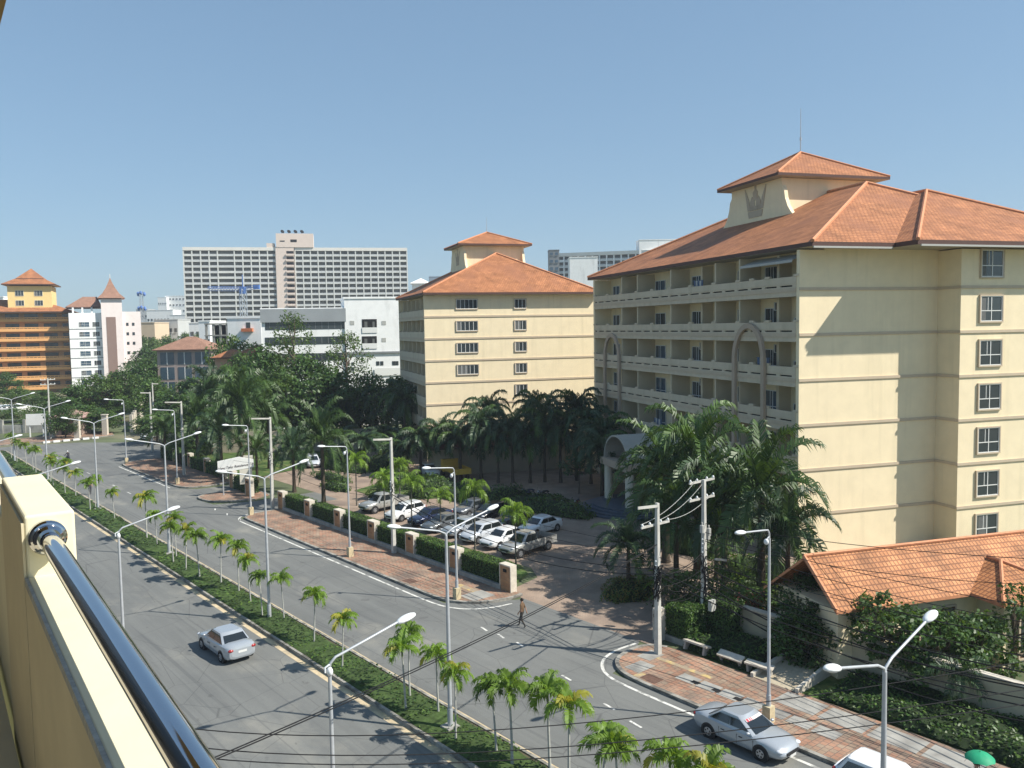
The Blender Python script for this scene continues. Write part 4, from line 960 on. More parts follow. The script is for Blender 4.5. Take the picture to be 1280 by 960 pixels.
CX, CY = 18.9, 54.7
def crown_emblem(parent, x, yc, zc, s):
    mb = MB()
    def pol(pts): 
        q = [(yc + a * s, zc + b * s) for a, b in pts]; n = len(q)
        mb.poly([(x - .05, a, b) for a, b in q][::-1]); 
        for k in range(n):
            (a, b), (c, d) = q[k], q[(k + 1) % n]
            mb.poly([(x - .05, a, b), (x - .05, c, d), (x + .02, c, d), (x + .02, a, b)])
    pol([(-.62, -.9), (.62, -.9), (.72, -.55), (-.72, -.55)])
    pol([(-.74, -.5), (-.45, -.5), (-.62, .1), (-1.0, .75), (-1.02, .7)])
    pol([(.74, -.5), (1.02, .7), (1.0, .75), (.62, .1), (.45, -.5)])
    pol([(-.40, -.5), (-.05, -.5), (-.1, .0), (-.3, .25), (-.52, -.05)])
    pol([(.05, -.5), (.40, -.5), (.52, -.05), (.3, .25), (.1, .0)])
    pol([(-.16, .02), (.16, .02), (.24, .45), (.06, .62), (.1, .95), (0, 1.15), (-.1, .95), (-.06, .62), (-.24, .45)])
    for k in range(5): pol([(-.5 + .22 * k, -.52), (-.38 + .22 * k, -.52), (-.36 + .22 * k, -.28), (-.5 + .22 * k, -.28)])
    o = mb.build('crown_emblem', mat('emblem_taupe', (.50, .41, .30), .85, .05), parent, fix=False); return o

def cupola(root, xc, yc, a, b, ze, za, zb):
    """lantern: a,b half sizes of eave; ze eave; za apex; zb bottom"""
    w = MB(); ia, ib = a - 1.0, b - .9
    w.box(xc - ia + .35, xc + ia - .35, yc - ib + .05, yc + ib - .05, zb, ze - .25)
    # flared end slabs carrying the emblem
    for sx in (-1, 1):
        x0 = xc + sx * ia; x1 = x0 - sx * .34
        prof = []
        H = ze - .25 - zb
        for f, o in [(0, 1.75), (.12, 1.7), (.22, 1.25), (.36, .8), (.55, .45), (.74, .3), (.8, .1), (.84, 0), (1, 0)]: prof.append((ib + o, zb + H * f))
        pts = [(yc + p, z) for p, z in prof] + [(yc - p, z) for p, z in prof[::-1]]
        if sx < 0: w.poly([(x0, y, z) for y, z in pts][::-1]); w.poly([(x1, y, z) for y, z in pts])
        else: w.poly([(x0, y, z) for y, z in pts]); w.poly([(x1, y, z) for y, z in pts][::-1])
        n = len(pts)
        for k in range(n):
            (p, q), (r, s_) = pts[k], pts[(k + 1) % n]
            w.poly([(x0, p, q), (x0, r, s_), (x1, r, s_), (x1, p, q)][::sx])
    w.build('cupola_wall', M_cream, root)
    r = MB(); hip(r, xc - a, xc + a, yc - b, yc + b, ze, (xc, yc), (xc, yc), za, th=.22)
    o = r.build('cupola_roof', [M_tile, M_fascia, M_soffit], root)
    c = MB(); caps(c, [((xc + sx * a, yc + sy * b, ze + .05), (xc, yc, za + .05)) for sx in (-1, 1) for sy in (-1, 1)], .1); c.build('ridge_cap', M_cap, o)

def block_A():
    rnd.seed(21)
    W, L, N = 26, 35.3, 7     # built at 3.0 m storeys, then brought to its real 3.45 m storeys
    root = empty('apartment_building', (21.74, 62.9, -2.7), BA, 'large cream apartment block with orange hipped roof, balconies in shade and a crown emblem', 'building', 'cream blocks with orange hipped roofs')
    fl = [20, 17, 14, 11, 8, 5, 2]
    w = MB(); D = 1.9
    w.box(D, W, .0, L - .3, -.5, 22.98)          # core
    w.box(0, D - .002, 0, .32, -.5, 22.72)        # end fin, front
    w.box(0, D - .002, L - .62, L - .3, -.5, 22.72)
    w.box(11.2, 20.5, -2.0, -.002, -.5, 22.72)    # projecting bay of the end wall
    w.build('wall', M_cream, root)
    dd = []; div = [7.3, 10.7, 18.0, 24.6, 28.1]
    for f in fl:
        for k in div: dd.append((.12, k - .09, k + .09, f))
        dd.append((.9, 3.5, 3.8, f)); dd.append((.9, 14.0, 14.3, f))
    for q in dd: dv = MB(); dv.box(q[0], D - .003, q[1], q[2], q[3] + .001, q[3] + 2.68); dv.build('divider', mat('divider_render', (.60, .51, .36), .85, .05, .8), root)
    for i, f in enumerate(fl):
        b = MB()
        b.box(-.02, D - .004, .322, L - .622, f - .26, f)                       # slab
        y0, y1 = .325, L - .625
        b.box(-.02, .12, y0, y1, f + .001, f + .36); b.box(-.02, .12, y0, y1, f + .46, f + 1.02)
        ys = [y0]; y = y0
        while y < y1 - 1:                                                    # parapet slots, with near-black backing boxes that paint in their shade
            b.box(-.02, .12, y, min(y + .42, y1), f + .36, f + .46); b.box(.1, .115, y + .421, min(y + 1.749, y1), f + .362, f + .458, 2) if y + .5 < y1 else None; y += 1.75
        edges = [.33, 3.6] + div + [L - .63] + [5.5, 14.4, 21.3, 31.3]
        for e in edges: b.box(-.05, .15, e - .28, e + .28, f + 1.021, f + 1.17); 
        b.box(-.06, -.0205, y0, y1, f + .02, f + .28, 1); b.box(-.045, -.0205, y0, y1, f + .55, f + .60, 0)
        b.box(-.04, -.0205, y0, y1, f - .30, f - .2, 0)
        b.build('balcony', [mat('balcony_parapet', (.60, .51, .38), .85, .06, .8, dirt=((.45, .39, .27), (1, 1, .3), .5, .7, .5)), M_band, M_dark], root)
        # doors and air conditioners on the recessed wall
        for (c, dw) in [(2.5, 1.2), (5.6, 2.0), (9.3, 1.9), (12.6, 1.3), (16.3, 2.2), (20.4, 1.3), (23.3, 2.0), (27.0, 1.4), (30.2, 1.2), (33.2, 1.6)]:
            if dw: 
                door_unit(root, D - .02, c, f + .02, dw, 2.05 if dw > 1.2 else 1.3, M_glassb if rnd.random() < .3 else M_glass, 4 if dw > 1.5 else 2)
        for c in (1.2, 4.3, 7.9, 11.4, 14.8, 19.0, 25.4, 28.9):
            if rnd.random() < .75:
                a = MB(); a.box(D - .6, D - .06, c - .42, c + .42, f + 1.85, f + 2.45); a.box(D - .63, D - .601, c - .34, c + .2, f + 1.9, f + 2.4, 1)
                a.build('air_conditioner', [M_ac, M_dark], root)
        if rnd.random() < .8:
            c = rnd.choice([3.9, 13, 20.3]); a = MB()
            for q in range(5): a.box(.35, .4, c + .3 * q, c + .3 * q + .22, f + .75, f + 1.45 + .1 * rnd.random(), q % 2)
            a.tube([(.37, c - .1, f + 1.5), (.37, c + 1.6, f + 1.5)], .02, 5)
            a.build('laundry', [mat('cloth_blue', (.10, .14, .22), .9, .1), mat('cloth_pale', (.5, .5, .48), .9, .1)], root)
    # string courses on the end wall
    for f in fl + [-1]:
        s = MB(); z0, z1 = f + .08, f + .27
        s.box(-.03, 11.2 - .002, -.07, -.002, z0, z1); s.box(11.2 - .07, 11.2 - .003, -2.0 - .002, -.072, z0, z1); s.box(11.13, 20.5, -2.075, -2.004, z0, z1)
        s.build('string_course', M_band, root)
    for f, h in zip([20, 17, 14, 11, 8, 5, 2], [2.05, 1.95, 1.95, 1.95, 1.95, 1.95, 1.95]):
        window(root, Matrix.Translation((13.75, -2.03, f + .85)), 1.85, h - .25, [M_frame, M_band], 4)
    # awning on the top balcony
    a = MB(); a.poly([(1.2, .6, 22.6), (1.2, 6.8, 22.6), (-.15, 6.8, 22.1), (-.15, .6, 22.1)][::-1]); a.box(-.17, -.13, .6, 6.8, 21.95, 22.12); a.build('awning', M_ac, root)
    # roof
    r = MB(); zr = 29.0; hip(r, -.15, W + .6, -1.5, L + .9, 23.1, (13, 9.4), (13, L - 8.5), zr)
    ro = r.build('roof', [M_tile, M_fascia, M_soffit], root)
    c = MB(); caps(c, [((-.15, -1.5, 23.15), (13, 9.4, zr + .04)), ((W + .6, -1.5, 23.15), (13, 9.4, zr + .04)), ((13, 9.4, zr + .05), (13, L - 8.5, zr + .05)), ((-.15, L + .9, 23.15), (13, L - 8.5, zr + .05))], .14); c.build('ridge_cap', M_cap, ro)
    r = MB(); hip(r, 6.2, 26.4, -3.5, 15, 23.1, (16.3, 6.6), (16.3, 9.5), 28.05, th=.3)
    wr = r.build('wing_roof', [M_tile, M_fascia, M_soffit], root)
    c = MB(); caps(c, [((6.2, -3.5, 23.15), (16.3, 6.6, 28.1)), ((26.4, -3.5, 23.15), (16.3, 6.6, 28.1)), ((16.3, 6.6, 28.1), (16.3, 8.4, 28.1))], .13); c.build('ridge_cap', M_cap, wr)
    g_ = MB(); g_.box(-.1, 6.0, -1.58, -1.49, 22.70, 22.82); g_.build('gutter', M_ac, root); g_ = MB(); g_.box(6.4, 26, -3.6, -3.502, 22.70, 22.82); g_.build('gutter', M_ac, root)
    cupola(root, 13, 17.9, 5.6, 4.75, 30.35, 33.1, 26.3)
    crown_emblem(root, 13 - 4.6, 17.9, 28.75, 1.6)
    an = MB(); an.tube([(13, 17.9, 33.0), (13, 17.9, 35.2), (13, 17.9, 37.0)], [.05, .035, .02], 6); an.tube([(13, 17.9, 34.2), (13, 17.9, 34.45)], .09, 6); an.build('antenna', M_steel, root)
    # tall decorative arches on the balcony side
    for (ya, yb, zt) in [(3.6, 7.7, 18.0), (28.0, 31.9, 17.2)]:
        m = MB(); w_ = .38; r_ = (yb - ya) / 2; yc = (ya + yb) / 2; zc = zt - r_ * 1.35
        def box2(P, Q):
            (a0, b0), (a1, b1), (a2, b2), (a3, b3) = P[0], P[1], Q[1], Q[0]
            m.poly([(-.28, a0, b0), (-.28, a1, b1), (-.28, a2, b2), (-.28, a3, b3)]); m.poly([(-.07, a0, b0), (-.07, a3, b3), (-.07, a2, b2), (-.07, a1, b1)])
            m.poly([(-.28, a0, b0), (-.28, a3, b3), (-.07, a3, b3), (-.07, a0, b0)]); m.poly([(-.28, a1, b1), (-.07, a1, b1), (-.07, a2, b2), (-.28, a2, b2)])
        Pp = None
        seq = [((ya, 0), (ya + w_, 0))]
        for k in range(17):
            an_ = math.pi - math.pi * k / 16
            seq.append(((yc + r_ * math.cos(an_), zc + r_ * 1.35 * math.sin(an_)), (yc + (r_ - w_) * math.cos(an_), zc + (r_ * 1.35 - w_) * math.sin(an_))))
        seq.append(((yb, 0), (yb - w_, 0)))
        for p, q in zip(seq[:-1], seq[1:]): box2(p, q)
        m.build('decorative_arch', M_taupe, root, fix=True)
    root.scale = (1.15,) * 3
    # entrance canopy with barrel vault
    for y in (15.6, 19.9): pc = MB(); pc.tube([(-5.0, y, 2.2), (-5.0, y, 5.9)], .36, 14); pc.build('column', mat('column_render', (.64, .58, .46), .8, .05, 1.), root, smooth=True)
    bm_ = MB(); bm_.box(-5.5, -4.5, 14.9, 20.6, 5.9, 6.5, 0); bm_.box(-4.49, -.1, 19.6, 20.5, 5.9, 6.45, 0); bm_.box(-4.49, -.1, 15.0, 15.9, 5.9, 6.45, 0); bm_.build('canopy_beam', M_taupe, root)
    v = MB(); secs = []
    for k in range(13):
        an_ = math.pi * k / 12; yy, zz = 17.75 + 2.5 * math.cos(an_), 6.5 + 2.2 * math.sin(an_)
        y2, z2 = 17.75 + 2.35 * math.cos(an_), 6.5 + 2.05 * math.sin(an_)
        secs.append([(-5.3, yy, zz), (-.06, yy, zz), (-.06, y2, z2), (-5.3, y2, z2)])
    v.loft(secs); v.build('canopy_vault', M_greyr if False else mat('vault_render', (.42, .40, .35), .7, .06, 1.), root, fix=True)
    st = MB()
    for k in range(4):
        rr = 4.7 - .42 * k; pts = [(-3.8 + rr * math.cos(a_) * -1, 17.6 + rr * math.sin(a_)) for a_ in [R(-90 + 180 * j / 20) for j in range(21)]]
        pts += [(-.1, 17.6 + rr), (-.1, 17.6 - rr)]
        st.prism(pts, 2.33 if k == 0 else 2.34 + .14 * k, 2.34 + .14 * (k + 1))
    st.build('entrance_steps', mat('blue_steps', (.07, .09, .12), .5, .15, 3.), root)
    return root
block_A()

def block_B():
    rnd.seed(22)
    W, L = 24.2, 20.5
    root = empty('apartment_building', (-11.35, 109.3, 0), BA, 'second cream apartment block farther back, its front wall fully in sun', 'building', 'cream blocks with orange hipped roofs')
    w = MB(); w.box(1.6, W, 0, L, -.5, 22.5); w.box(0, 1.598, 0, .3, -.5, 22.3); w.box(0, 1.598, L - .3, L, -.5, 22.3)
    w.build('wall', M_cream, root)
    fl = [19.4, 16.5, 13.6, 10.7, 7.8, 4.9]
    for f in fl:
        for k in (3.4, 6.8, 10.2, 13.6, 17): dv = MB(); dv.box(.12, 1.597, k - .1, k + .1, f + .001, f + 2.6); dv.build('divider', MATS['divider_render'], root)
    for f in fl:
        b = MB(); b.box(-.02, 1.596, .302, L - .302, f - .3, f); b.box(-.02, .12, .302, L - .302, f + .001, f + 1.02); b.box(-.06, -.0205, .302, L - .302, f + .02, f + .28, 1)
        for k in (.5, 3.4, 6.8, 10.2, 13.6, 17, L - .5): b.box(-.05, .15, k - .25, k + .25, f + 1.021, f + 1.15)
        b.build('balcony', [MATS['balcony_parapet'], M_band], root)
        for c in (1.9, 5.0, 8.4, 11.9, 15.2, 18.6): door_unit(root, 1.58, c, f + .02, 1.6, 2.0, None, 3)
        s = MB(); s.box(-.04, W + .04, -.08, -.002, f + .0, f + .24); s.build('string_course', M_band, root)
    for i, f in enumerate(fl[:5]):
        if i < 4: window(root, Matrix.Translation((5.75, -.03, f + 1.15)), 2.9, 1.3, [M_frame, M_band], 4 + 0, 'window') if False else window(root, Matrix.Translation((5.75, -.03, f + 1.1)), 2.85, 1.25, [M_frame, M_band], 5)
        window(root, Matrix.Translation((13.2, -.03, f + 1.1)), 1.6, 1.25, [M_frame, M_band], 3)
    r = MB(); hip(r, -.3, W + .5, -1.0, L + .6, 22.65, (12.0, 7.2), (12.0, 13.5), 28.5)
    ro = r.build('roof', [M_tile, M_fascia, M_soffit], root)
    c = MB(); caps(c, [((-.3, -1, 22.7), (12, 7.2, 28.55)), ((W + .5, -1, 22.7), (12, 7.2, 28.55)), ((12, 7.2, 28.55), (12, 13.5, 28.55)), ((-.3, L + .6, 22.7), (12, 13.5, 28.55))], .13); c.build('ridge_cap', M_cap, ro)
    cupola(root, 12, 12.0, 5.5, 4.6, 29.9, 32.0, 25.6)
    crown_emblem(root, 12 - 4.5, 12.0, 28.2, 1.2)
    an = MB(); an.tube([(12, 12, 31.9), (12, 12, 34.2)], [.05, .02], 5); an.build('antenna', M_steel, root)
block_B()

# annexe with pantile roof, boundary wall and doorway
def annexe():
    rnd.seed(23)
    root = empty('annexe', (15.8, 40.1, 0), BA, 'single storey annexe with bright orange pantile roof, in front of the cream block', 'annexe building')
    w = MB(); w.box(.5, 24, .5, 5.5, -.2, 3.5); w.box(9.2, 16, -1.2, .498, -.2, 3.5); w.build('wall', M_cream, root)
    r = MB(); ze, zr, yr = 3.75, 5.8, 2.6
    Wd = 12.6
    r.poly([(0, 0, ze), (Wd + 12, 0, ze), (Wd + 12, yr, zr), (0, yr, zr)]); r.poly([(0, yr, zr), (Wd + 12, yr, zr), (Wd + 12, yr + 3.6, ze - .6), (0, yr + 3.6, ze - .6)])
    r.poly([(0, 0, ze - .16), (0, yr, zr - .16), (0, yr, zr), (0, 0, ze)][::-1], 1); r.poly([(0, yr, zr - .16), (0, yr + 3.6, ze - .76), (0, yr + 3.6, ze - .6), (0, yr, zr)][::-1], 1)
    r.poly([(0, 0, ze - .16), (Wd + 12, 0, ze - .16), (Wd + 12, 0, ze), (0, 0, ze)], 1)
    r.poly([(0, .01, ze - .17), (0, yr, zr - .17), (Wd + 12, yr, zr - .17), (Wd + 12, .01, ze - .17)], 2)
    ro = r.build('roof', [M_tile_p, M_cap, M_soffit], root)
    # hipped porch roof crossing the eave
    p = MB(); hip(p, 8.3, 13.6, -2.0, 4.6, 3.78, (10.95, .65), (10.95, 1.6), 5.0, th=.18); p.build('porch_roof', [M_tile_p, M_cap, M_soffit], root)
    c = MB(); caps(c, [((0, .05, ze + .06), (0, yr, zr + .06)), ((0, yr, zr + .07), (24.6, yr, zr + .07)), ((8.3, -2.0, 3.83), (10.95, .65, 5.05)), ((13.6, -2.0, 3.83), (10.95, .65, 5.05)), ((10.95, .65, 5.05), (10.95, 1.5, 5.05))], .1); c.build('ridge_cap', M_cap, root)
    for x, ww in ((6.6, 2.2), ): window(root, Matrix.Translation((x, .47, .9)), ww, 2.1, [M_wood, M_band], 2, 'window', True)
    window(root, Matrix.Translation((11.3, -1.43, .6)), 2.6, 2.4, [M_wood, M_band], 2, 'window', True)
M_tile_p = MATS['pantile']
annexe()
bw = empty('boundary_wall', rd(0, 0), RA, 'beige boundary wall with an open doorway in front of the annexe', 'wall')
m = MB(); m.box(39.3, 39.5, 24.0, 27.3, -.05, 2.0); m.box(39.3, 39.5, 23.4, 23.998, -.05, 2.6); m.box(39.3, 39.5, 21.0, 21.6, -.05, 2.6); m.box(39.3, 39.5, -2, 20.998, -.05, 2.1)
m.build('wall_panel', mat('beige_wall', (.50, .44, .31), .9, .1, 1., dirt=((.28, .25, .19), (1, 1, 1), .5, .7, .6)), bw)
m = MB(); 
for y0, y1 in ((-2.02, 20.99), (24.01, 27.32)): m.box(39.22, 39.58, y0, y1, 2.1 if y0 < 0 else 2.0, 2.2 if y0 < 0 else 2.1)
m.build('coping', M_pillw, bw)
m = MB(); m.box(39.9, 40.0, 21.4, 23.6, 0, 2.4); m.build('dark_doorway', M_dark, bw)
st = empty('entrance_ramp', rd(22.5, 37.6), RA, 'pale ramp with low side kerbs rising to the annexe doorway', 'ramp')
m = MB(); m.poly([(-2.1, -1.25, .14), (-2.1, 1.25, .14), (1.75, 1.05, .55), (1.75, -1.05, .55)][::-1]); m.poly([(-2.1, -1.25, .0), (-2.1, -1.25, .14), (1.75, -1.05, .55), (1.75, -1.05, 0)][::-1]); m.poly([(-2.1, 1.25, .0), (-2.1, 1.25, .14), (1.75, 1.05, .55), (1.75, 1.05, 0)])
m.build('ramp', mat('ramp_stone', (.42, .36, .26), .9, .2, 2.), st)
for k, sg in enumerate((-1, 1)):
    m = MB(); m.loft([[(-2.15, sg * 1.25 - .09, 0), (-2.15, sg * 1.25 + .09, 0), (-2.15, sg * 1.25 + .09, .34), (-2.15, sg * 1.25 - .09, .34)], [(1.7, sg * 1.1 - .09, 0), (1.7, sg * 1.1 + .09, 0), (1.7, sg * 1.1 + .09, .8), (1.7, sg * 1.1 - .09, .8)]]); m.build('side_kerb', M_pillw, st, fix=True)
# the low buildings round the courtyard
def house(name, loc, rz, W, L, H, zr, label, cat, wallm, roofm, ov=.6, wins=None, gable=False, base=0, grp=None):
    root = empty(name, loc, rz, label, cat, grp)
    w = MB(); w.box(0, W, 0, L, -.5, H); w.build('wall', wallm, root)
    r = MB(); d = min(W, L) / 2 + ov
    if W >= L: ra, rb = (d - ov, L / 2), (W - d + ov, L / 2)
    else: ra, rb = (W / 2, d - ov), (W / 2, L - d + ov)
    if abs(W - L) < .1: rb = ra
    hip(r, -ov, W + ov, -ov, L + ov, H + .1, ra, rb, zr, th=.2); r.build('roof', [roofm, M_fascia, M_soffit], root)
    for (x, z, ww, hh, k) in (wins or []): window(root, Matrix.Translation((x, -.03, z)), ww, hh, [M_frame, M_band], k, 'window', False)
    return root
house('low_building', (-9.5, 100.2, 0), R(16), 17.5, 5, 3.4, 5.4, 'low shaded building with dark red roof behind the courtyard palms', 'building', mat('shade_wall', (.42, .36, .27), .9, .06, 1.), mat('red_roof', (.20, .06, .045), .8, .2, 2.))
m = MB(); m.box(0, 40, -.12, .12, 0, 3.1); o = m.build('garden_wall', mat('garden_wall_render', (.40, .35, .27), .9, .08, 1.), loc=(-52, 122, 0), rz=R(5)); tag(o, 'pale garden wall behind the row of dark palms left of the second block', 'wall')
m = MB(); m.box(0, .4, 0, 4, 0, 3.2); o = m.build('garden_wall', MATS['garden_wall_render'], loc=(-14.5, 104.5, 0), rz=R(16)); 
root = empty('small_building', (6.2, 101.5, 0), R(16), 'small tan building glimpsed through the palms at the courtyard corner', 'building'); m = MB(); m.box(0, 3, 0, 5, 0, 4.0); m.build('wall', mat('tan_wall', (.55, .40, .26), .9, .1, 1.), root); m = MB(); m.box(-.3, 3.3, -.3, 5.3, 4.0, 4.3); m.build('roof', M_fascia, root)
tag(o, 'pale wall end glimpsed behind the courtyard palms', 'wall')
# name board
nb = empty('name_board', (0, 0, 0), 0, 'tilted white name board on posts above the stone pillars', 'sign')
pA, pB = at(272, 592, 89.5), at(317, 587, 89.5)
Yb = 90.; A = at(272, 583, Yb); B = at(317, 580, Yb + 1.2)
nb.location = (A.x, A.y, 0); az = math.atan2(B.y - A.y, B.x - A.x); nb.rotation_euler = (0, 0, az)
Wn = (Vector((B.x, B.y, 0)) - Vector((A.x, A.y, 0))).length
m = MB(); za = A.z
m.loft([[(0, -.06, za - .72), (0, .06, za - .72), (0, .06, za + .55), (0, -.06, za + .55)], [(Wn * .6, -.06, za - .50), (Wn * .6, .06, za - .50), (Wn * .6, .06, za + .92), (Wn * .6, -.06, za + .92)], [(Wn, -.06, za - .33), (Wn, .06, za - .33), (Wn, .06, za + .55), (Wn, -.06, za + .55)]])
m.build('board', mat('board_white', (.78, .78, .74), .6, .05, 2.), nb, fix=True)
m = MB(); m.tube([(.5, .12, 0), (.5, .12, za - .5)], .07, 6); m.tube([(Wn - .6, .12, 0), (Wn - .6, .12, za - .2)], .07, 6); m.build('post', M_steel, nb)
m = MB(); m.box(Wn * .72, Wn * .98, -.03, .06, za + .62, za + 1.0); m.build('small_board', mat('board_cream', (.6, .57, .48), .7, .05, 2.), nb); m = MB(); m.box(Wn * .6, Wn * .95, -.04, .2, 1.2, za - .45); m.build('panel', MATS['board_cream'], nb)
def text(s, size, parent, M, m, ext=.01, name='lettering', shear=0):
    cu = bpy.data.curves.new(name, 'FONT'); cu.body = s; cu.size = size; cu.extrude = ext; cu.align_x = 'CENTER'; cu.align_y = 'CENTER'; cu.shear = shear
    tmp = bpy.data.objects.new('tmp', cu); COL.objects.link(tmp); bpy.context.view_layer.update()
    me = bpy.data.meshes.new_from_object(tmp.evaluated_get(bpy.context.evaluated_depsgraph_get())); bpy.data.objects.remove(tmp)
    o = bpy.data.objects.new(name, me); COL.objects.link(o); me.materials.clear(); me.materials.append(m); o.parent = parent; o.matrix_local = M; return o
text('View Talay Residence 1A', .36, nb, Matrix.Translation((Wn * .49, -.075, za - .12)) @ Matrix.Rotation(-.095, 4, 'Y') @ Matrix.Rotation(math.pi / 2, 4, 'X'), mat('dark_lettering', (.08, .06, .06), .7, 0), shear=.4)
# white notice board by the bend
s_ = at(46, 547, 146); sg = empty('notice_board', (s_.x, s_.y, 0), R(8), 'white notice board on two posts by the road bend', 'sign')
zb_ = at(46, 524, 146).z; m = MB(); m.box(-1.6, 1.6, -.05, .05, zb_ - 1.05, zb_ + .95); m.build('board', MATS['board_white'], sg)
for x in (-1.1, 1.1): m = MB(); m.box(x - .09, x + .09, .052, .2, 0, zb_ + .5); m.build('post', M_frame, sg)

# ---------------- left apartment towers
def slab_tower(name, label, p0, p1, Y0, Y1, ztop, floors, fh, depth, wallm, railm, n_bays, winm, roofm=None):
    a, b = at(p0, 420, Y0), at(p1, 420, Y1); az = math.atan2(b.y - a.y, b.x - a.x); W = math.hypot(b.x - a.x, b.y - a.y)
    root = empty(name, (a.x, a.y, 0), az, label, 'building')
    w = MB(); w.box(0, W, 1.6, depth, -.5, ztop); w.build('wall', wallm, root)
    first = None
    for k in range(floors):
        f = ztop - fh * (k + 1) + .1
        if f < -1: break
        m = MB(); m.box(-.05, W + .05, 0, 1.598, f - .25, f); m.box(-.05, W + .05, -.02, .12, f + .25, f + .55); m.box(-.05, W + .05, -.02, .12, f + .75, f + 1.0)
        for j in range(int(W / 1.1)): m.box(j * 1.1, j * 1.1 + .16, 0, .1, f, f + .98)
        m.box(-.05, W + .05, -.05, -.021, f - .3, f + .28, 0)
        m.build('balcony', railm, root)
        for j in range(n_bays):
            x = (j + .5) * W / n_bays + (.5 if j % 2 else -.3)
            if first is None:
                g = MB(); g.box(-.95, .95, -.05, .02, 0, 1.9); g.box(-.03, .03, -.07, -.052, 0, 1.9, 1); g.box(-1, 1, -.06, -.05, 1.9, 1.98, 1); first = g.build('window', [M_glass, M_wood], root); o = first
            else: o = first.copy(); COL.objects.link(o)
            o.location = (x, 1.58, f + .15)
    return root, W
rt, W_ = slab_tower('apartment_tower', 'orange apartment block with a railing on every floor and a raised tower', -60, 86, 250, 262, 18 + (414 - 384) / 1040 * 255, 10, 3.02, 22, M_orange_d, [M_orange], 12, None)
zt = 18 + (414 - 385) / 1040 * 255
m = MB(); hip(m, -2, W_ + 1.6, -2.0, 24, zt + .1, (8, 11), (W_ - 9, 11), zt + 4.2, th=.35); m.build('roof', [M_tile, M_fascia, M_soffit], rt)
# raised tower of the orange block
xa = None
def loc_on(root, px, Y):
    p = at(px, 400, Y); return root.matrix_basis.inverted() @ p
bpy.context.view_layer.update()
qa, qb = loc_on(rt, 12, 259), loc_on(rt, 66, 262)
ztt = at(40, 358, 262).z; zte = at(40, 355.5, 262).z; zta = at(38, 338, 262).z
m = MB(); m.box(qa.x, qb.x, 2.2, 15, zt - 1, ztt); m.build('tower_wall', M_orange2, rt)
m = MB(); xm = (qa.x + qb.x) / 2; hip(m, qa.x - 1.4, qb.x + 1.4, .9, 16.3, zte, (xm, 8.6), (xm, 8.6), zte + 3.9, th=.3); hip(m, qa.x + 2.2, qb.x - 2.2, 4.2, 13, zte + 1.9, (xm, 8.6), (xm, 8.6), zta + .9, th=.3); m.build('tower_roof', [M_tile, M_fascia, M_soffit], rt)
for i_, zz in enumerate((at(40, 364, 262).z - 1.6, at(40, 376, 262).z - 1.6)):
    for x in (.27, .7): window(rt, Matrix.Translation((qa.x + (qb.x - qa.x) * x, 2.17, zz)), 2.3, 1.7, [M_frame, M_band], 3, 'window', False)
# white and pink tower
a, b = at(87, 420, 257), at(128, 420, 261); az = math.atan2(b.y - a.y, b.x - a.x); W2 = math.hypot(b.x - a.x, b.y - a.y)
wt = empty('apartment_tower', (a.x, a.y, 0), az, 'white and pale pink apartment tower with a pointed brown roof', 'building')
bpy.context.view_layer.update()
zt = at(110, 391, 258).z; ztw = at(140, 373, 258).z
q1 = wt.matrix_world.inverted() @ at(128, 420, 261); q2 = wt.matrix_world.inverted() @ at(154, 420, 264); q3 = wt.matrix_world.inverted() @ at(170, 420, 268)
m = MB(); m.box(0, q1.x, 0, 16, -.5, zt); m.build('wall', M_white_r, wt)
m = MB(); m.box(q1.x, q2.x, -1.5, 10, -.5, ztw); m.box(q2.x, q3.x + 1.5, -.4, 18, -.5, zt + .3); m.build('stair_wall', M_pinkish, wt)
m = MB(); m.box(q1.x + .35 * (q2.x - q1.x) - .8, q1.x + .35 * (q2.x - q1.x) + 1.9, -1.56, -1.502, 0, at(140, 396, 258).z); m.build('brown_panel', M_brownpanel, wt)
for k in range(7):
    f = zt - 4.3 - 3.0 * k
    if f < 0: break
    m = MB(); m.box(-.05, q1.x - .01, -.08, -.002, f - .75, f - .55); m.build('string_course', M_greyr, wt)
    for x, ww, mt in ((q1.x * .46, 2.9, MATS['blue_glass']), (q1.x * .82, 1.9, M_glass)):
        window(wt, Matrix.Translation((x, -.03, f)), ww, 1.5, [M_frame, M_band], 4 if ww > 2 else 3, 'window', False, mt)
    for x in (.25, .7):
        g = MB(); g.box(-.35, .35, -.05, .03, 0, .9); o = g.build('window', M_glass, wt); o.location = (q2.x + (q3.x - q2.x) * x + .4, -.43, f + .2)
m = MB(); hip(m, -.8, q1.x + .3, 1, 16, zt + 1.9, (4, 8), (q1.x - 1, 8), zt + 5.3, th=.25); m.build('roof', [M_tile3, M_fascia, M_soffit], wt)
for x in (1, 3.6, 6.2): m = MB(); m.box(x, x + .5, .2, .7, zt, zt + 1.7); m.build('roof_post', M_white_r, wt)
xm = (q1.x + q2.x) / 2
m = MB(); r_ = (q2.x - q1.x) / 2 + 1.0
prof = [(1.0, 0), (.62, 1.5), (.34, 3.4), (.12, 5.4), (.02, 6.6)]
m.loft([[(xm + sx * r_ * p, 4.2 + sy * 6.6 * p, ztw + .2 + z) for sx, sy in ((-1, -1), (1, -1), (1, 1), (-1, 1))] for p, z in prof]); m.build('pointed_roof', M_tile3, wt)
m = MB(); m.tube([(xm, 4.2, ztw + 6.7), (xm, 4.2, ztw + 8)], .12, 5); m.build('finial', M_frame, wt)

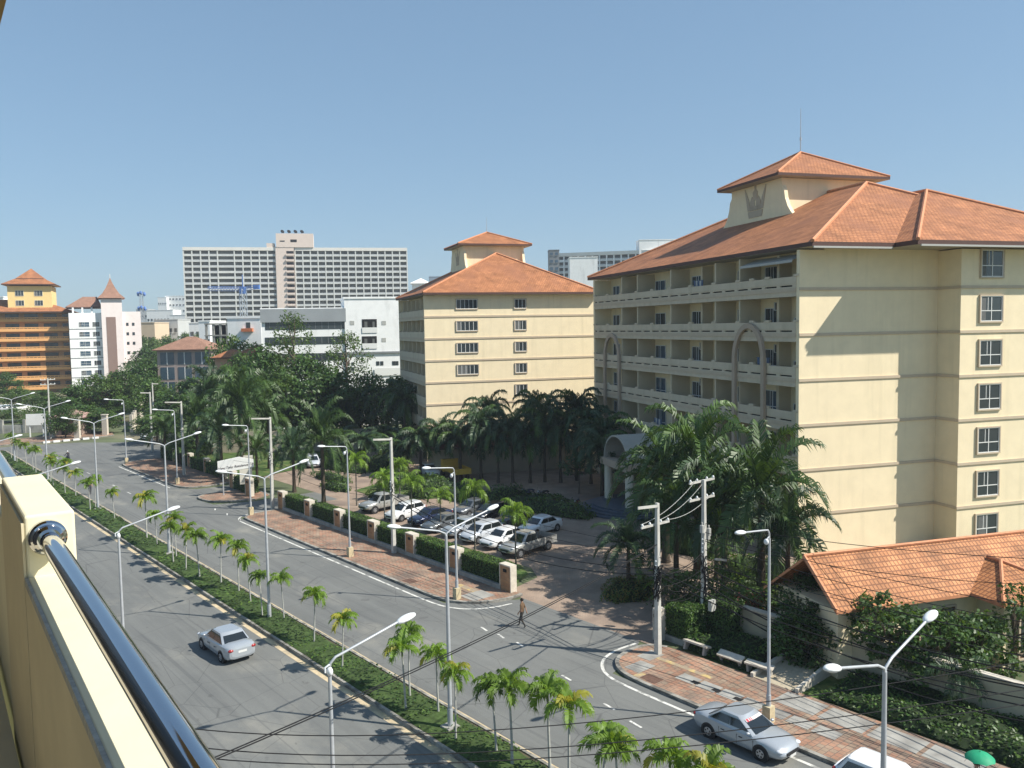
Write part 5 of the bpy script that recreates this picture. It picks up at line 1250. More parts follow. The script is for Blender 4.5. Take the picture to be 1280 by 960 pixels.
# ---------------- big white grid hotel
def grid_hotel(name, label, pxa, pxb, Ya, Yb, pytop, floors, fh, bay, split=None, wide=(), dz=0, body=M_white_r, depth=14, nofins=False):
    a, b = at(pxa, 412, Ya), at(pxb, 412, Yb); az = math.atan2(b.y - a.y, b.x - a.x); W = math.hypot(b.x - a.x, b.y - a.y)
    root = empty(name, (a.x, a.y, 0), az, label, 'building')
    zt = at((pxa + pxb) / 2, pytop, (Ya + Yb) / 2).z
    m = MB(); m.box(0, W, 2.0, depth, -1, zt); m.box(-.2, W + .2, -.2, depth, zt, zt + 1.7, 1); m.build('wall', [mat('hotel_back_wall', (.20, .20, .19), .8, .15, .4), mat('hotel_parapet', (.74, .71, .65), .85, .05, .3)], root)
    nb_ = int(W / bay)
    xs = [W * k / nb_ for k in range(nb_ + 1)]
    for w_ in wide: 
        if w_ < len(xs): xs.pop(w_)
    fm = MB()
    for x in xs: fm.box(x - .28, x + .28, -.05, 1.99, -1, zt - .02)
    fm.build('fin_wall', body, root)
    for k in range(floors):
        f = zt - fh * (k + 1)
        m = MB(); m.box(0, W, .0, 1.98, f, f + .22)
        for x0, x1 in zip(xs[:-1], xs[1:]):
            m.box(x0 + .29, x1 - .29, .02, .12, f + .221, f + 1.15, 1 if rnd.random() > .06 else 0)
        m.build('balcony_tier', [body, mat('hotel_rail', (.56, .57, .56), .7, .08, 1.)], root)
    return root, W, zt
rnd.seed(31)
M_hotelw = mat('hotel_render', (.66, .66, .62), .85, .06, .3)
h1, Wh, zth = grid_hotel('hotel_block', 'huge white grid fronted hotel slab on the skyline', 233, 348, 440, 450, 313, 19, 2.98, 3.9, wide=(14, 5), body=M_hotelw)
m = MB(); m.box(Wh, Wh + 9.5, -.8, 14, -1, zth + 2); m.build('core_wall', mat('hotel_core', (.72, .60, .52), .85, .04, .3), h1)
for k in range(19):
    f = zth - 2.98 * (k + 1); m = MB(); m.box(Wh + 5.2, Wh + 9.5, -1.6, -.802, f + .2, f + 1.1); m.box(Wh + 5.6, Wh + 9.4, -.85, -.795, f + 1.3, f + 2.7, 1); m.build('landing', [MATS['hotel_core'], M_dark], h1)
h2, Wh2, zth2 = grid_hotel('hotel_block', 'right half of the white grid hotel slab, beyond its beige stair core', 372, 511, 452, 464, 313.5, 19, 2.98, 3.9, wide=(26, 16), body=M_hotelw)
for o in list(COL.objects):
    if o.parent == h2: pass
pp_ = h1.matrix_basis.inverted()
ta, tb = at(343, 300, 436), at(391, 300, 433); m = MB(); bpy.context.view_layer.update()
la, lb = h1.matrix_world.inverted() @ ta, h1.matrix_world.inverted() @ tb
m.box(la.x, lb.x, -1.0, 12, zth + 1.71, at(367, 287, 434).z); m.box(la.x - 5, la.x - 1, 0, 6, zth + 1.71, at(340, 300, 434).z); m.build('lift_tower', MATS['hotel_core'], h1)
m = MB(); zz = at(367, 287, 434).z
m.box(la.x + 2, la.x + 4.5, -1.06, -1.0, zz - 4.4, zz - 3.8); m.box(la.x + 7.5, la.x + 10.8, -1.06, -1.0, zz - 4.6, zz - 3.2); m.build('louvre', M_dark, h1)
for k in range(4): m = MB(); m.tube([(la.x + 3 + 3.4 * k, 2, zz), (la.x + 3 + 3.4 * k, 2, zz + .9)], .12, 4); m.ell((la.x + 3.4 + 3.4 * k, 1.6, zz + 1.3), 1.1, .3, .8, Matrix.Rotation(.6, 3, 'Y')); m.build('dish_antenna', M_dark, h1)
h3, Wh3, zth3 = grid_hotel('hotel_block', 'white hotel with rows of small balconies behind the cream roofs', 697, 860, 415, 400, 318, 8, 2.75, 3.5)
rnd.seed(32)
def plain(name, label, px0, px1, Y, py0, pyb, m_, cat='building', depth=10, rows=0, cols=0, wm=None, rot=0., winh=1.3, frac=.55, group=None, z_low=None):
    a, b = at(px0, py0, Y), at(px1, py0, Y); W = b.x - a.x
    root = empty(name, (a.x, Y, 0), rot, label, cat, group)
    zt_ = at((px0 + px1) / 2, py0, Y).z; zb = -1 if pyb is None else at((px0 + px1) / 2, pyb, Y).z
    m = MB(); m.box(0, W, 0, depth, -1, zt_); m.build('wall', m_, root)
    m = MB(); m.box(-.15, W + .15, -.15, depth, zt_ + .002, zt_ + .35); m.build('parapet', m_, root)
    if rows:
        fh = (zt_ - max(zb, 0)) / rows; first = None
        ww = W / cols * frac
        for r in range(rows):
            for c in range(cols):
                if first is None: g = MB(); g.box(-ww / 2, ww / 2, -.06, .02, 0, winh); g.box(-ww / 2 - .1, ww / 2 + .1, -.25, .02, -.25, -.05, 1); o = g.build('window', [wm or M_glass, m_], root); first = o
                else: o = first.copy(); COL.objects.link(o)
                o.location = (W * (c + .5) / cols, -.01, zt_ - fh * (r + 1) + fh * .35)
    return root
plain('building', 'blank white block in front of the right hand hotel', 712, 747, 330, 322, None, M_white_r)
plain('building', 'grey sided rooftop block on the right hand hotel', 799, 850, 405, 300, None, M_white_r, rows=0)
plain('building', 'dark side wing of the right hand hotel', 686, 699, 395, 313, 350, M_greyr, rows=4, cols=2, wm=M_glassb)
plain('building', 'bluish tower sliver beyond the second cream roof', 536, 552, 700, 346, None, mat('blue_tower', (.30, .36, .42), .6, .05, .1))
rt2 = plain('building', 'small white gabled top left of the second cream roof', 515, 536, 480, 356, None, M_white_r)
m = MB(); zz = at(525, 356, 480).z; m.prism([(-1, -1), (10.7, -1), (10.7, 9), (-1, 9)], zz + .4, zz + .7); hip(m, -1, 10.7, -1, 9, zz + 1, (4.8, 4), (4.8, 4), zz + 4, 0, .2, 0, 0); m.build('gable_roof', M_white_r, rt2)
# white modern building: wing with bands + stair block
wb = plain('clinic_building', 'white stair block with stacked balconies behind the tree belt', 430, 498, 155.3, 373, None, M_white_r, depth=14)
bpy.context.view_layer.update()
def W_on(px, py, Y): return at(px, py, Y)
def dbox(root, px0, px1, py0, py1, Y, m_, name, off=.05, th=.1, sub=None):
    a, b = at(px0, py0, Y), at(px1, py1, Y); o = root.location
    m = MB(); m.box(a.x - o.x, b.x - o.x, -off, -off + th, b.z, a.z); ob = m.build(name, m_, root); return ob
for (y0, y1) in ((399, 416), (420.5, 436)):
    r = dbox(wb, 452, 471, y0, y1, 155.3, M_dark, 'balcony_recess', .04, .06)
    dbox(wb, 452, 471, y1 - 6.5, y1, 155.1, M_frame, 'balcony_rail', .12, .05)
    dbox(wb, 455, 459, y0 + 3, y1 - 2, 155.2, M_curt, 'balcony_door', .06, .03)
    dbox(wb, 465, 468, y0 + 3, y1 - 2, 155.2, M_curt, 'balcony_door', .06, .03)
    for x in (440, 479.5): dbox(wb, x - 2.7, x + 2.7, y0 + 2, y0 + 7, 155.3, M_ac, 'window', .05, .05)
for x in (435.5, 441): 
    for y in (455, 461): dbox(wb, x - 1.8, x + 1.8, y - 2, y + 2, 155.3, M_glass, 'window', .05, .05)
dbox(wb, 430, 503, 440.5, 441.5, 154.8, M_greyr, 'ledge', .3, .3); 
for x in (472, 477, 492, 496): dbox(wb, x - 2, x + 2, 452, 457, 155.3, M_glass, 'window', .06, .05)
dbox(wb, 467, 503, 461, 470, 154.6, M_frame, 'railing', .2, .06)
plain('clinic_building', 'lower white return right of the stair block', 497.5, 509, 158.5, 385.5, None, M_white_r, depth=10)
wg = plain('clinic_wing', 'white wing with grey roof band and dark ribbon windows behind the feathery trees', 326, 430.5, 152, 387, None, M_white_r, depth=12)
dbox(wg, 325, 430.5, 386.5, 401.5, 152, M_greyr if False else mat('metal_cladding', (.30, .32, .33), .5, .08, .3), 'cladding', .4, .4)
for k, (y0, y1) in enumerate(((401.5, 411), (422, 430), (443, 451))):
    dbox(wg, 331, 430, y0, y1, 152, M_glass, 'ribbon_window', .05, .05)
    for j in range(12): dbox(wg, 336 + j * 8, 336.7 + j * 8, y0, y1, 151.9, M_greyr, 'mullion', .08, .05)
for o_ in (wb, wg): o_.rotation_euler = (0, 0, R(14))
bo = plain('building', 'small white block with an orange door canopy left of the banded wing', 284, 326, 170, 398, None, M_white_r, depth=8)
dbox(bo, 307.5, 313, 403, 410, 170, M_glass, 'window', .05, .05); dbox(bo, 301, 315, 410.5, 414.5, 169, mat('orange_canopy', (.50, .17, .08), .8, .1), 'canopy', .9, .9)
for k, (x0, x1, y) in enumerate(((268, 300, 437), (300, 330, 432))):
    p = at(x0, y, 158); house('small_house', (p.x, 158, 0), 0, (x1 - x0) / 1040 * 158, 6, p.z - 1.6, p.z, ['small orange roofed house right of the brown roofed house', 'small orange roofed house below the orange canopy'][k], 'house', mat('peach_wall', (.58, .34, .22), .9, .1), M_tile)
# brown roofed house
p = at(196, 438, 185); q = at(262, 438, 185); Wd = q.x - p.x
br_ = house('brown_roofed_house', (p.x, 185, 0), 0, Wd, 10, p.z, at(230, 421, 185).z, 'three storey house with brown hipped roof and dark glazed walls beyond the trees', 'house', mat('house_pink', (.42, .33, .29), .9, .08), M_tile3, ov=.8)
for j in range(3):
    for i in range(3):
        m = MB(); x0 = Wd * (.06 + .33 * j); m.box(x0, x0 + Wd * .26, -.06, .02, p.z - 3.2 - 3.3 * i, p.z - .5 - 3.3 * i); m.box(x0 + Wd * .12, x0 + Wd * .135, -.09, -.062, p.z - 3.2 - 3.3 * i, p.z - .5 - 3.3 * i, 1); m.build('window', [M_glassb, M_frame], br_)
# unfinished concrete frame
uf = empty('unfinished_building', (at(257, 400, 215).x, 215, 0), 0, 'unfinished grey concrete frame with open bays below the hotel', 'building')
zz = at(270, 404, 215).z; Wd = 26 / 1040 * 215
m = MB()
for x in (0, .35, .68, 1.0): m.box(Wd * x - .25, Wd * x + .25, 0, .5, 0, zz); m.box(Wd * x - .25, Wd * x + .25, 5, 5.5, 0, zz)
m.build('column', M_conc, uf)
m = MB()
for k in range(5): m.box(-.4, Wd + .4, -.1, 5.6, zz - 3 * k - .35, zz - 3 * k)
m.build('floor_slab', M_conc, uf)
m = MB(); m.box(.2, Wd - .2, 5.52, 5.7, 0, zz - .4); m.build('back_wall', M_dark, uf)
# tower crane in front of the hotel
cr = empty('tower_crane', (at(305, 400, 300).x, 300, 0), 0, 'blue tower crane in front of the hotel, its jib pointing left', 'crane')
def lattice(mb, a, b, w, n):
    a, b = Vector(a), Vector(b); d = (b - a).normalized(); u_ = d.orthogonal().normalized(); v_ = d.cross(u_)
    cs = [u_ * w + v_ * w, u_ * w - v_ * w, -u_ * w - v_ * w, -u_ * w + v_ * w]
    for c in cs: mb.tube([a + c, b + c], w * .16, 4)
    for k in range(n):
        p, q = a.lerp(b, k / n), a.lerp(b, (k + 1) / n)
        for j in range(4): mb.tube([p + cs[j], q + cs[(j + 1) % 4]], w * .1, 3)
M_crane = mat('crane_blue', (.10, .20, .48), .5, .1, 1.); zj = at(305, 361, 300).z
m = MB(); lattice(m, (0, 0, 0), (0, 0, zj), .9, 14); m.build('mast', mat('crane_grey', (.42, .47, .52), .6, .1), cr)
m = MB(); lattice(m, (0, 0, zj), (-12.5, 0, zj + .3), .55, 12); lattice(m, (0, 0, zj), (5.5, 0, zj + .6), .5, 5); m.build('jib', M_crane, cr)
m = MB(); m.box(-.9, .9, -.9, .9, zj - 1.8, zj + .6); m.tube([(0, 0, zj), (0, 0, zj + 5)], .2, 4); m.box(4, 6, -.7, .7, zj - .2, zj + 1.3); m.build('cab', M_crane, cr)
ct = empty('telecom_mast', (at(178, 400, 520).x, 520, 0), 0, 'slim telecom mast with dishes on the skyline between the towers', 'mast')
zj = at(178, 364, 520).z; m = MB(); lattice(m, (0, 0, 0), (0, 0, zj), .8, 22); m.build('mast', M_steel, ct)
m = MB()
for zz in (zj - 2, zj - 11): 
    for k in range(6): m.ell((2.0 * math.cos(k), 2.0 * math.sin(k), zz + .5 * (k % 3)), .9, .9, 1.2, nu=6, nv=4)
m.build('dish_antenna', M_crane, ct)
# distant city
rnd.seed(33)
CT = [(197, 208, 900, 372, 5, 5, 'far white tower block on the skyline, left part'), (206, 231, 905, 370, 9, 6, 'far white tower block on the skyline, right part'), (170, 184, 620, 387, 4, 4, 'far pale block right of the white apartment tower'),
      (183, 216, 560, 388, 3, 8, 'far white terraced block below the skyline towers'), (170, 193, 330, 404, 2, 5, 'ochre flat roofed building between the trees'), (192, 222, 345, 400, 3, 5, 'white stepped building right of the ochre one'),
      (219, 243, 360, 404, 4, 4, 'white balcony building at the foot of the hotel, left'), (236, 258, 300, 404, 3, 3, 'white balcony building at the foot of the hotel, right'), (248, 262, 250, 402, 2, 3, 'grey building behind the concrete frame'),
      (212, 240, 520, 394, 2, 6, 'far pale roofs below the skyline towers'), (-40, 4, 320, 372, 0, 0, 'white rooftop behind the orange block at the left edge'), (284, 330, 230, 410, 2, 6, 'pale building behind the orange roofs'),
      (176, 190, 950, 392, 4, 5, 'farthest bluish block beside the telecom mast'), (505, 530, 500, 392, 3, 3, 'pale building behind the gap beside the second cream block')]
for px0, px1, Y, py, rws, cls, lb in CT:
    c_ = {4: mat('tan_far', (.60, .48, .34), .85, .05, .3)}.get(CT.index((px0, px1, Y, py, rws, cls, lb)), M_white_r if rnd.random() < .75 else mat('far_grey', (.48, .49, .48), .8, .05, .2))
    plain('city_building', lb, px0, px1, Y, py, None, c_, 'building', depth=14, rows=rws, cols=cls, winh=1.6, group='distant city buildings')
for k in range(34):    # low town between the trees and the skyline
    px = rnd.uniform(-60, 1400) if k > 14 else rnd.uniform(165, 300); Y = rnd.uniform(380, 900); hgt = rnd.uniform(6, 16)
    a = at(px, 414, Y)
    if 480 < px < 1300 and k > 14: hgt *= .9
    r_ = empty('town_building', (a.x, Y, 0), rnd.uniform(-.3, .3), 'small distant town building, low among the far rooftops', 'building', 'small distant town buildings among the far rooftops')
    w_ = rnd.uniform(12, 30); m = MB(); m.box(0, w_, 0, 14, -1, hgt); m.build('wall', rnd.choice([M_white_r, M_pinkish, MATS['far_grey'] if 'far_grey' in MATS else M_white_r, M_orange2]), r_)
    m = MB()
    if k % 2: m.box(-.4, w_ + .4, -.4, 14.4, hgt, hgt + .5)
    else: hip(m, -.5, w_ + .5, -.5, 14.5, hgt, (7, 7), (w_ - 7, 7) if w_ > 14.5 else (7, 7), hgt + 3, 0, .2, 0, 0)
    m.build('roof', M_tile3 if k % 2 == 0 else M_conc, r_)
# guardhouse and wall of the side street
p = at(66, 546, 146); gh_ = empty('guardhouse', (p.x, 147, 0), R(5), 'small guardhouse with pink roof beside the side street gate', 'guardhouse')
m = MB(); m.box(0, 4.5, 0, 4, 0, 3.2); m.build('wall', mat('guard_wall', (.40, .30, .25), .9, .1), gh_)
m = MB(); hip(m, -.8, 5.3, -1.2, 4.8, 3.3, (2.2, 2), (2.2, 2), 4.6, th=.2); m.build('roof', [mat('pink_roof', (.36, .23, .20), .85, .15), M_fascia, M_soffit], gh_)
m = MB(); m.box(1, 2, -.06, .02, .2, 2.3); m.build('door', M_dark, gh_)
for k, (px, Y) in enumerate(((66, 144.5), (97, 143), (132, 147))):
    p = at(px, 545, Y); m = MB(); m.box(-.45, .45, -.3, .3, 0, 3.6 if k else 2.6); m.box(-.55, .55, -.4, .4, 3.6 if k else 2.6, 3.75 if k else 2.75); tag(m.build('gate_pillar', M_pillw, loc=(p.x, Y, 0)), ['pale gate pillar in front of the guardhouse', 'pale gate pillar right of the guardhouse', 'pale gate pillar at the mouth of the side street'][k], 'pillar')
p = at(88, 500, 172); house('red_roofed_shed', (p.x, 172, 0), R(8), 6.5, 5, 4.4, 6.6, 'small building with a bright red roof above the dark layered tree', 'building', M_white_r, mat('bright_red_roof', (.45, .12, .06), .8, .15))
def seg_wall(name, pts, h, m_, label, posts=0):
    root = empty(name, (*pts[0][:2], 0), 0, label, 'wall'); o = Vector((*pts[0][:2], 0)); m = MB()
    for a, b in zip(pts[:-1], pts[1:]):
        a, b = Vector((*a[:2], 0)) - o, Vector((*b[:2], 0)) - o; d = (b - a).normalized(); nn = Vector((-d.y, d.x, 0)) * .12
        m.prism([(q.x, q.y) for q in (a - nn, b - nn, b + nn, a + nn)], 0, h)
        if posts:
            n_ = int((b - a).length / posts)
            for k in range(n_): q = a.lerp(b, k / max(1, n_)); pm = MB(); pm.box(q.x - .25, q.x + .25, q.y - .25, q.y + .25, 0, h + 1.0); pm.build('wall_post', m_, root)
    m.build('wall_panel', m_, root)
    return root
seg_wall('side_street_wall', [(-69.5, 151), (-79, 176), (-88, 200), (-97, 226)], 2.2, M_pillw, 'cream wall with posts along the left of the dusty side street', 4)
seg_wall('garden_boundary', [(-118, 150), (-98, 152), (-86, 153)], 1.5, M_conc, 'grey wall behind the pavement at the left edge', 4)
p = at(2, 470, 200); plain('building', 'pale low building behind the trees at the far left', -30, 22, 190, 512, None, M_white_r, rows=1, cols=8)
for k in range(6):
    p = rd(155.5 + 0 * k, 36.5 - 1.5 * k, 0); m = MB(); m.prism([(-.5, -.25), (.5, -.25), (.5, .25), (-.5, .25)], 0, .3); tag(m.build('kerb_block', M_frame, loc=p, rz=RA), 'short white kerb block at the road bend', 'kerb block', 'white kerb blocks at the road bend')
# ================================================================ VEHICLES
M_tyre = mat('tyre', (.02, .02, .02), .9, .1, 10.); M_rim = mat('rim', (.45, .46, .48), .3, 0, metal=.7)
M_headl = mat('headlight', (.6, .62, .65), .1, 0, spec=.8); M_taill = mat('taillight', (.30, .02, .02), .25, 0, spec=.6)
M_trim = mat('black_trim', (.025, .025, .027), .5, 0); M_cglass = mat('car_glass', (.012, .016, .018), .05, 0, spec=1.)
M_plate = mat('number_plate', (.6, .6, .58), .6, 0)
def paint(name, c, metal=.3, rough=.25):
    if name in MATS: return MATS[name]
    m = mat(name, c, rough, 0, 1, metal=metal, spec=.6); m.node_tree.nodes['Principled BSDF'].inputs['Coat Weight'].default_value = .7; m.node_tree.nodes['Principled BSDF'].inputs['Coat Roughness'].default_value = .06
    return m
P_silver = paint('silver_paint', (.40, .43, .46)); P_white = paint('white_paint', (.72, .73, .74), 0); P_dblue = paint('dark_blue_paint', (.02, .03, .075)); P_black = paint('black_paint', (.018, .019, .022), 0)
P_grey = paint('grey_paint', (.13, .14, .15)); P_pearl = paint('pearl_paint', (.55, .58, .62), .15); P_gold = paint('warm_silver', (.38, .38, .36))
def car_sec(x, zb, zt, hw):
    zm = zb + (zt - zb) * .55
    P = [(.62, zb), (.93, zb + .07), (1.0, zb + .22 * (zt - zb) + .05), (1.0, zm), (.965, zt - .10), (.86, zt - .015), (.5, zt + .025)]
    return [(x, -hw * a, z) for a, z in P] + [(x, hw * a, z) for a, z in P[::-1]]
def make_car(kind, pm, label, loc, rz, group=None, wheel=.31, extra=None, cat='car'):
    """local +x is the front"""
    if kind == 'sedan': L, Wd = 4.5, 1.74; st = [(-2.24, .42, .82, .60), (-2.2, .32, .93, .72), (-2.05, .24, 1.0, .81), (-1.7, .2, 1.02, .86), (-1.2, .18, 1.0, .87), (-.4, .18, .95, .87), (.5, .18, .93, .87), (.95, .18, .93, .87), (1.5, .2, .88, .86), (1.95, .22, .80, .81), (2.15, .26, .70, .73), (2.25, .36, .58, .60)]; base = (-1.62, 1.12, .97, .90); roof = (-.92, .32, 1.43); wx = 1.33
    elif kind == 'sedan_soft': L, Wd = 4.5, 1.74; st = [(-2.22, .42, .78, .58), (-2.16, .32, .90, .72), (-1.95, .24, .97, .81), (-1.6, .2, 1.0, .86), (-1.1, .18, .98, .87), (-.4, .18, .94, .87), (.5, .18, .92, .87), (.95, .18, .90, .87), (1.5, .2, .84, .85), (1.95, .22, .74, .79), (2.15, .26, .64, .70), (2.25, .36, .52, .56)]; base = (-1.62, 1.05, .95, .88); roof = (-.85, .22, 1.38); wx = 1.3
    elif kind == 'hatch': L, Wd = 4.1, 1.74; st = [(-1.98, .42, .98, .70), (-1.93, .3, 1.04, .80), (-1.6, .22, 1.04, .86), (-1.0, .2, 1.0, .87), (0, .2, .97, .87), (.9, .2, .96, .87), (1.4, .22, .92, .86), (1.8, .24, .82, .80), (2.0, .28, .70, .72), (2.08, .4, .58, .58)]; base = (-1.92, 1.2, .99, .97); roof = (-1.5, .35, 1.50); wx = 1.25
    elif kind == 'pickup': L, Wd = 5.2, 1.82; st = [(-.52, .42, 1.10, .90), (-.45, .38, 1.12, .91), (.5, .36, 1.10, .91), (1.2, .36, 1.08, .91), (1.7, .38, 1.05, .89), (2.2, .4, .98, .85), (2.45, .44, .86, .78), (2.55, .52, .74, .66)]; base = (-.5, 1.35, 1.10, 1.10); roof = (-.38, .65, 1.72); wx = 1.65
    root = empty('parked_car' if cat == 'car' else 'pickup_truck', loc, rz, label, cat, group)
    b = MB(); b.loft([car_sec(*s) for s in st])
    xb, xf, zb_, zf_ = base; x0, x1, zr = roof; hb = Wd / 2 * .93; hr = Wd / 2 * .72
    def ring(z, f):   # f 0 at belt 1 at roof
        xa = xb + (x0 - xb) * f; xe = xf + (x1 - xf) * f; h = hb + (hr - hb) * f; r = .12
        return [(xa, -h * .86, z), (xa + .1, -h, z), (xe - .14, -h, z), (xe, -h * .82, z), (xe + .03, 0, z), (xe, h * .82, z), (xe - .14, h, z), (xa + .1, h, z), (xa, h * .86, z), (xa - .03, 0, z)]
    zbelt = max(zb_, zf_) - .10
    b.loft([ring(zbelt, 0), ring(zbelt + (zr - .07 - zbelt) * .5, .47), ring(zr - .07, .93), ring(zr - .015, 1.03)[:] , [(x * .96 + (x0 + x1) / 2 * .04, y * .8, zr + .015) for x, y, z in ring(zr, 1.05)]])
    body = b.build('body', pm, root, smooth=True, fix=True)
    em = body.modifiers.new('edge', 'EDGE_SPLIT'); em.split_angle = R(38)
    # panes
    def lerp(p, q, f): return tuple(p[i] + (q[i] - p[i]) * f for i in range(3))
    B_, T_ = ring(zbelt, 0), ring(zr - .07, .93)
    def pane(ids, f0, f1, name, sh=(0, 0), off=.02):
        m = MB(); A = [lerp(B_[i], T_[i], f0) for i in ids]; C_ = [lerp(B_[i], T_[i], f1) for i in ids]
        A[0] = lerp(A[0], A[-1], sh[0]); C_[0] = lerp(C_[0], C_[-1], sh[0]); A[-1] = lerp(A[-1], A[0], sh[1]); C_[-1] = lerp(C_[-1], C_[0], sh[1])
        cx = Vector(((xb + xf) / 2, 0, zbelt)); 
        def o(p): v = Vector(p); d = Vector((v.x - cx.x if ids[0] in (3, 8) else 0, v.y if ids[0] not in (3, 8) else 0, .35)); d.normalize(); return tuple(v + d * off)
        A = [o(p) for p in A]; C_ = [o(p) for p in C_]
        for i in range(len(ids) - 1): m.poly([A[i], A[i + 1], C_[i + 1], C_[i]])
        m.build(name, M_cglass, root, fix=True)
    lo = .22 if kind != 'pickup' else .14
    pane([3, 4, 5], lo - .08, .93, 'windscreen'); pane([8, 9, 0], lo, .9, 'rear_window')
    for ids in ([1, 2], [6, 7]):
        a, c = ids; rev = ids[0] == 6
        # front pane and rear pane on each side
        s0, s1 = ((.04, .50), (.54, .02)) if not rev else ((.02, .54), (.50, .04))
        pane(ids, lo, .9, 'side_window', s0); pane(ids, lo, .9, 'side_window', s1)
    for sx in (-1, 1):
        for sy in (-1, 1):
            x = wx * sx if kind != 'pickup' or sx > 0 else -1.55
            y = sy * (Wd / 2 - .10)
            a = MB(); a.tube([(x, sy * (Wd / 2 - .25), wheel), (x, sy * (Wd / 2 + .002), wheel)], wheel + .065, 20); a.build('wheel_arch', M_trim, root)
            w = MB(); w.tube([(x, y - sy * .1, wheel), (x, y - sy * .09, wheel), (x, y + sy * .09, wheel), (x, y + sy * .115, wheel)], [wheel * .9, wheel, wheel, wheel * .93], 20); wo = w.build('wheel', M_tyre, root, smooth=False)
            r = MB(); r.tube([(x, y + sy * .1, wheel), (x, y + sy * .125, wheel)], [wheel * .62, wheel * .58], 18)
            ro = r.build('rim', M_rim, wo)
            d = MB()
            for k in range(5):
                an = k * 2 * math.pi / 5 + .3; c_, s_ = math.cos(an), math.sin(an); d.ell((x + c_ * wheel * .38, y + sy * .126, wheel + s_ * wheel * .38), .045, .006, .045, nu=8, nv=4)
            d.build('rim_hole', M_trim, wo)
    xf_ = st[-3][0]; hwf = st[-3][3]; zf = st[-3][2]
    for sy in (-1, 1):
        m = MB(); m.ell((xf_ + .10, sy * hwf * .80, zf - .13), .17, .17, .075, nu=10, nv=6); m.build('headlight', M_headl, root, smooth=True)
        if kind != 'pickup': m = MB(); m.ell((st[1][0] + .03, sy * st[1][3] * .86, st[1][2] - .12), .10, .17, .09, nu=10, nv=6); m.build('taillight', M_taill, root, smooth=True)
        m = MB(); m.ell((xf - .32, sy * (hb + .10), zbelt + .12), .08, .10, .065, nu=8, nv=6); m.build('mirror', pm, root, smooth=True)
    m = MB(); m.box(st[-1][0] - .05, st[-1][0] + .035, -.42, .42, st[-1][1] + .05, st[-1][1] + .17); m.build('grille', M_trim, root)
    m = MB(); m.box(st[-1][0] + .035, st[-1][0] + .045, -.2, .2, st[-1][1] - .06, st[-1][1] + .04); m.build('number_plate', M_plate, root)
    # door seams and sills
    for sy in (-1, 1):
        y = sy * (Wd / 2 + .001)
        for x in ((-.75, .15, .95) if kind != 'pickup' else (.1, .95)): m = MB(); m.box(x - .008, x + .008, min(y, y - sy * .02), max(y, y - sy * .02), .35 if kind != 'pickup' else .5, zbelt - .12); m.build('door_seam', M_trim, root)
        for x in ((-.55, .35) if kind != 'pickup' else (.25,)): m = MB(); m.box(x - .09, x + .09, min(y, y + sy * .012), max(y, y + sy * .012), zbelt - .2, zbelt - .165); m.build('door_handle', M_trim, root)
    if kind == 'pickup':
        m = MB()
        for sy in (-1, 1): m.box(-2.6, -.53, sy * .9 if sy < 0 else .84, -.84 if sy < 0 else .9, .5, 1.1)
        m.box(-2.6, -2.54, -.839, .839, .5, 1.1); m.box(-2.54, -.53, -.839, .839, .5, .62, 1); m.build('cargo_bed', [pm, M_trim], root)
        m = MB()
        for x in (-.62, ): m.tube([(x, -.8, 1.1), (x, -.7, 1.65), (x, .7, 1.65), (x, .8, 1.1)], .035, 6)
        m.build('roll_bar', M_trim, root)
        for sy in (-1, 1): m = MB(); m.box(-2.63, -2.601, sy * .8 - .07, sy * .8 + .07, .7, 1.05); m.build('taillight', M_taill, root)
        m = MB(); m.box(-2.72, -2.61, -.85, .85, .42, .55); m.build('bumper', M_rim, root)
    else:
        m = MB(); m.box(st[0][0] - .012, st[0][0] + .01, -.24, .24, .62, .74); m.build('number_plate', M_plate, root)
    if extra: extra(root, ring, zbelt, zr, B_, T_, lerp)
    return root
rnd.seed(41)
HD = RA + math.pi / 2     # heading away from the camera along the road
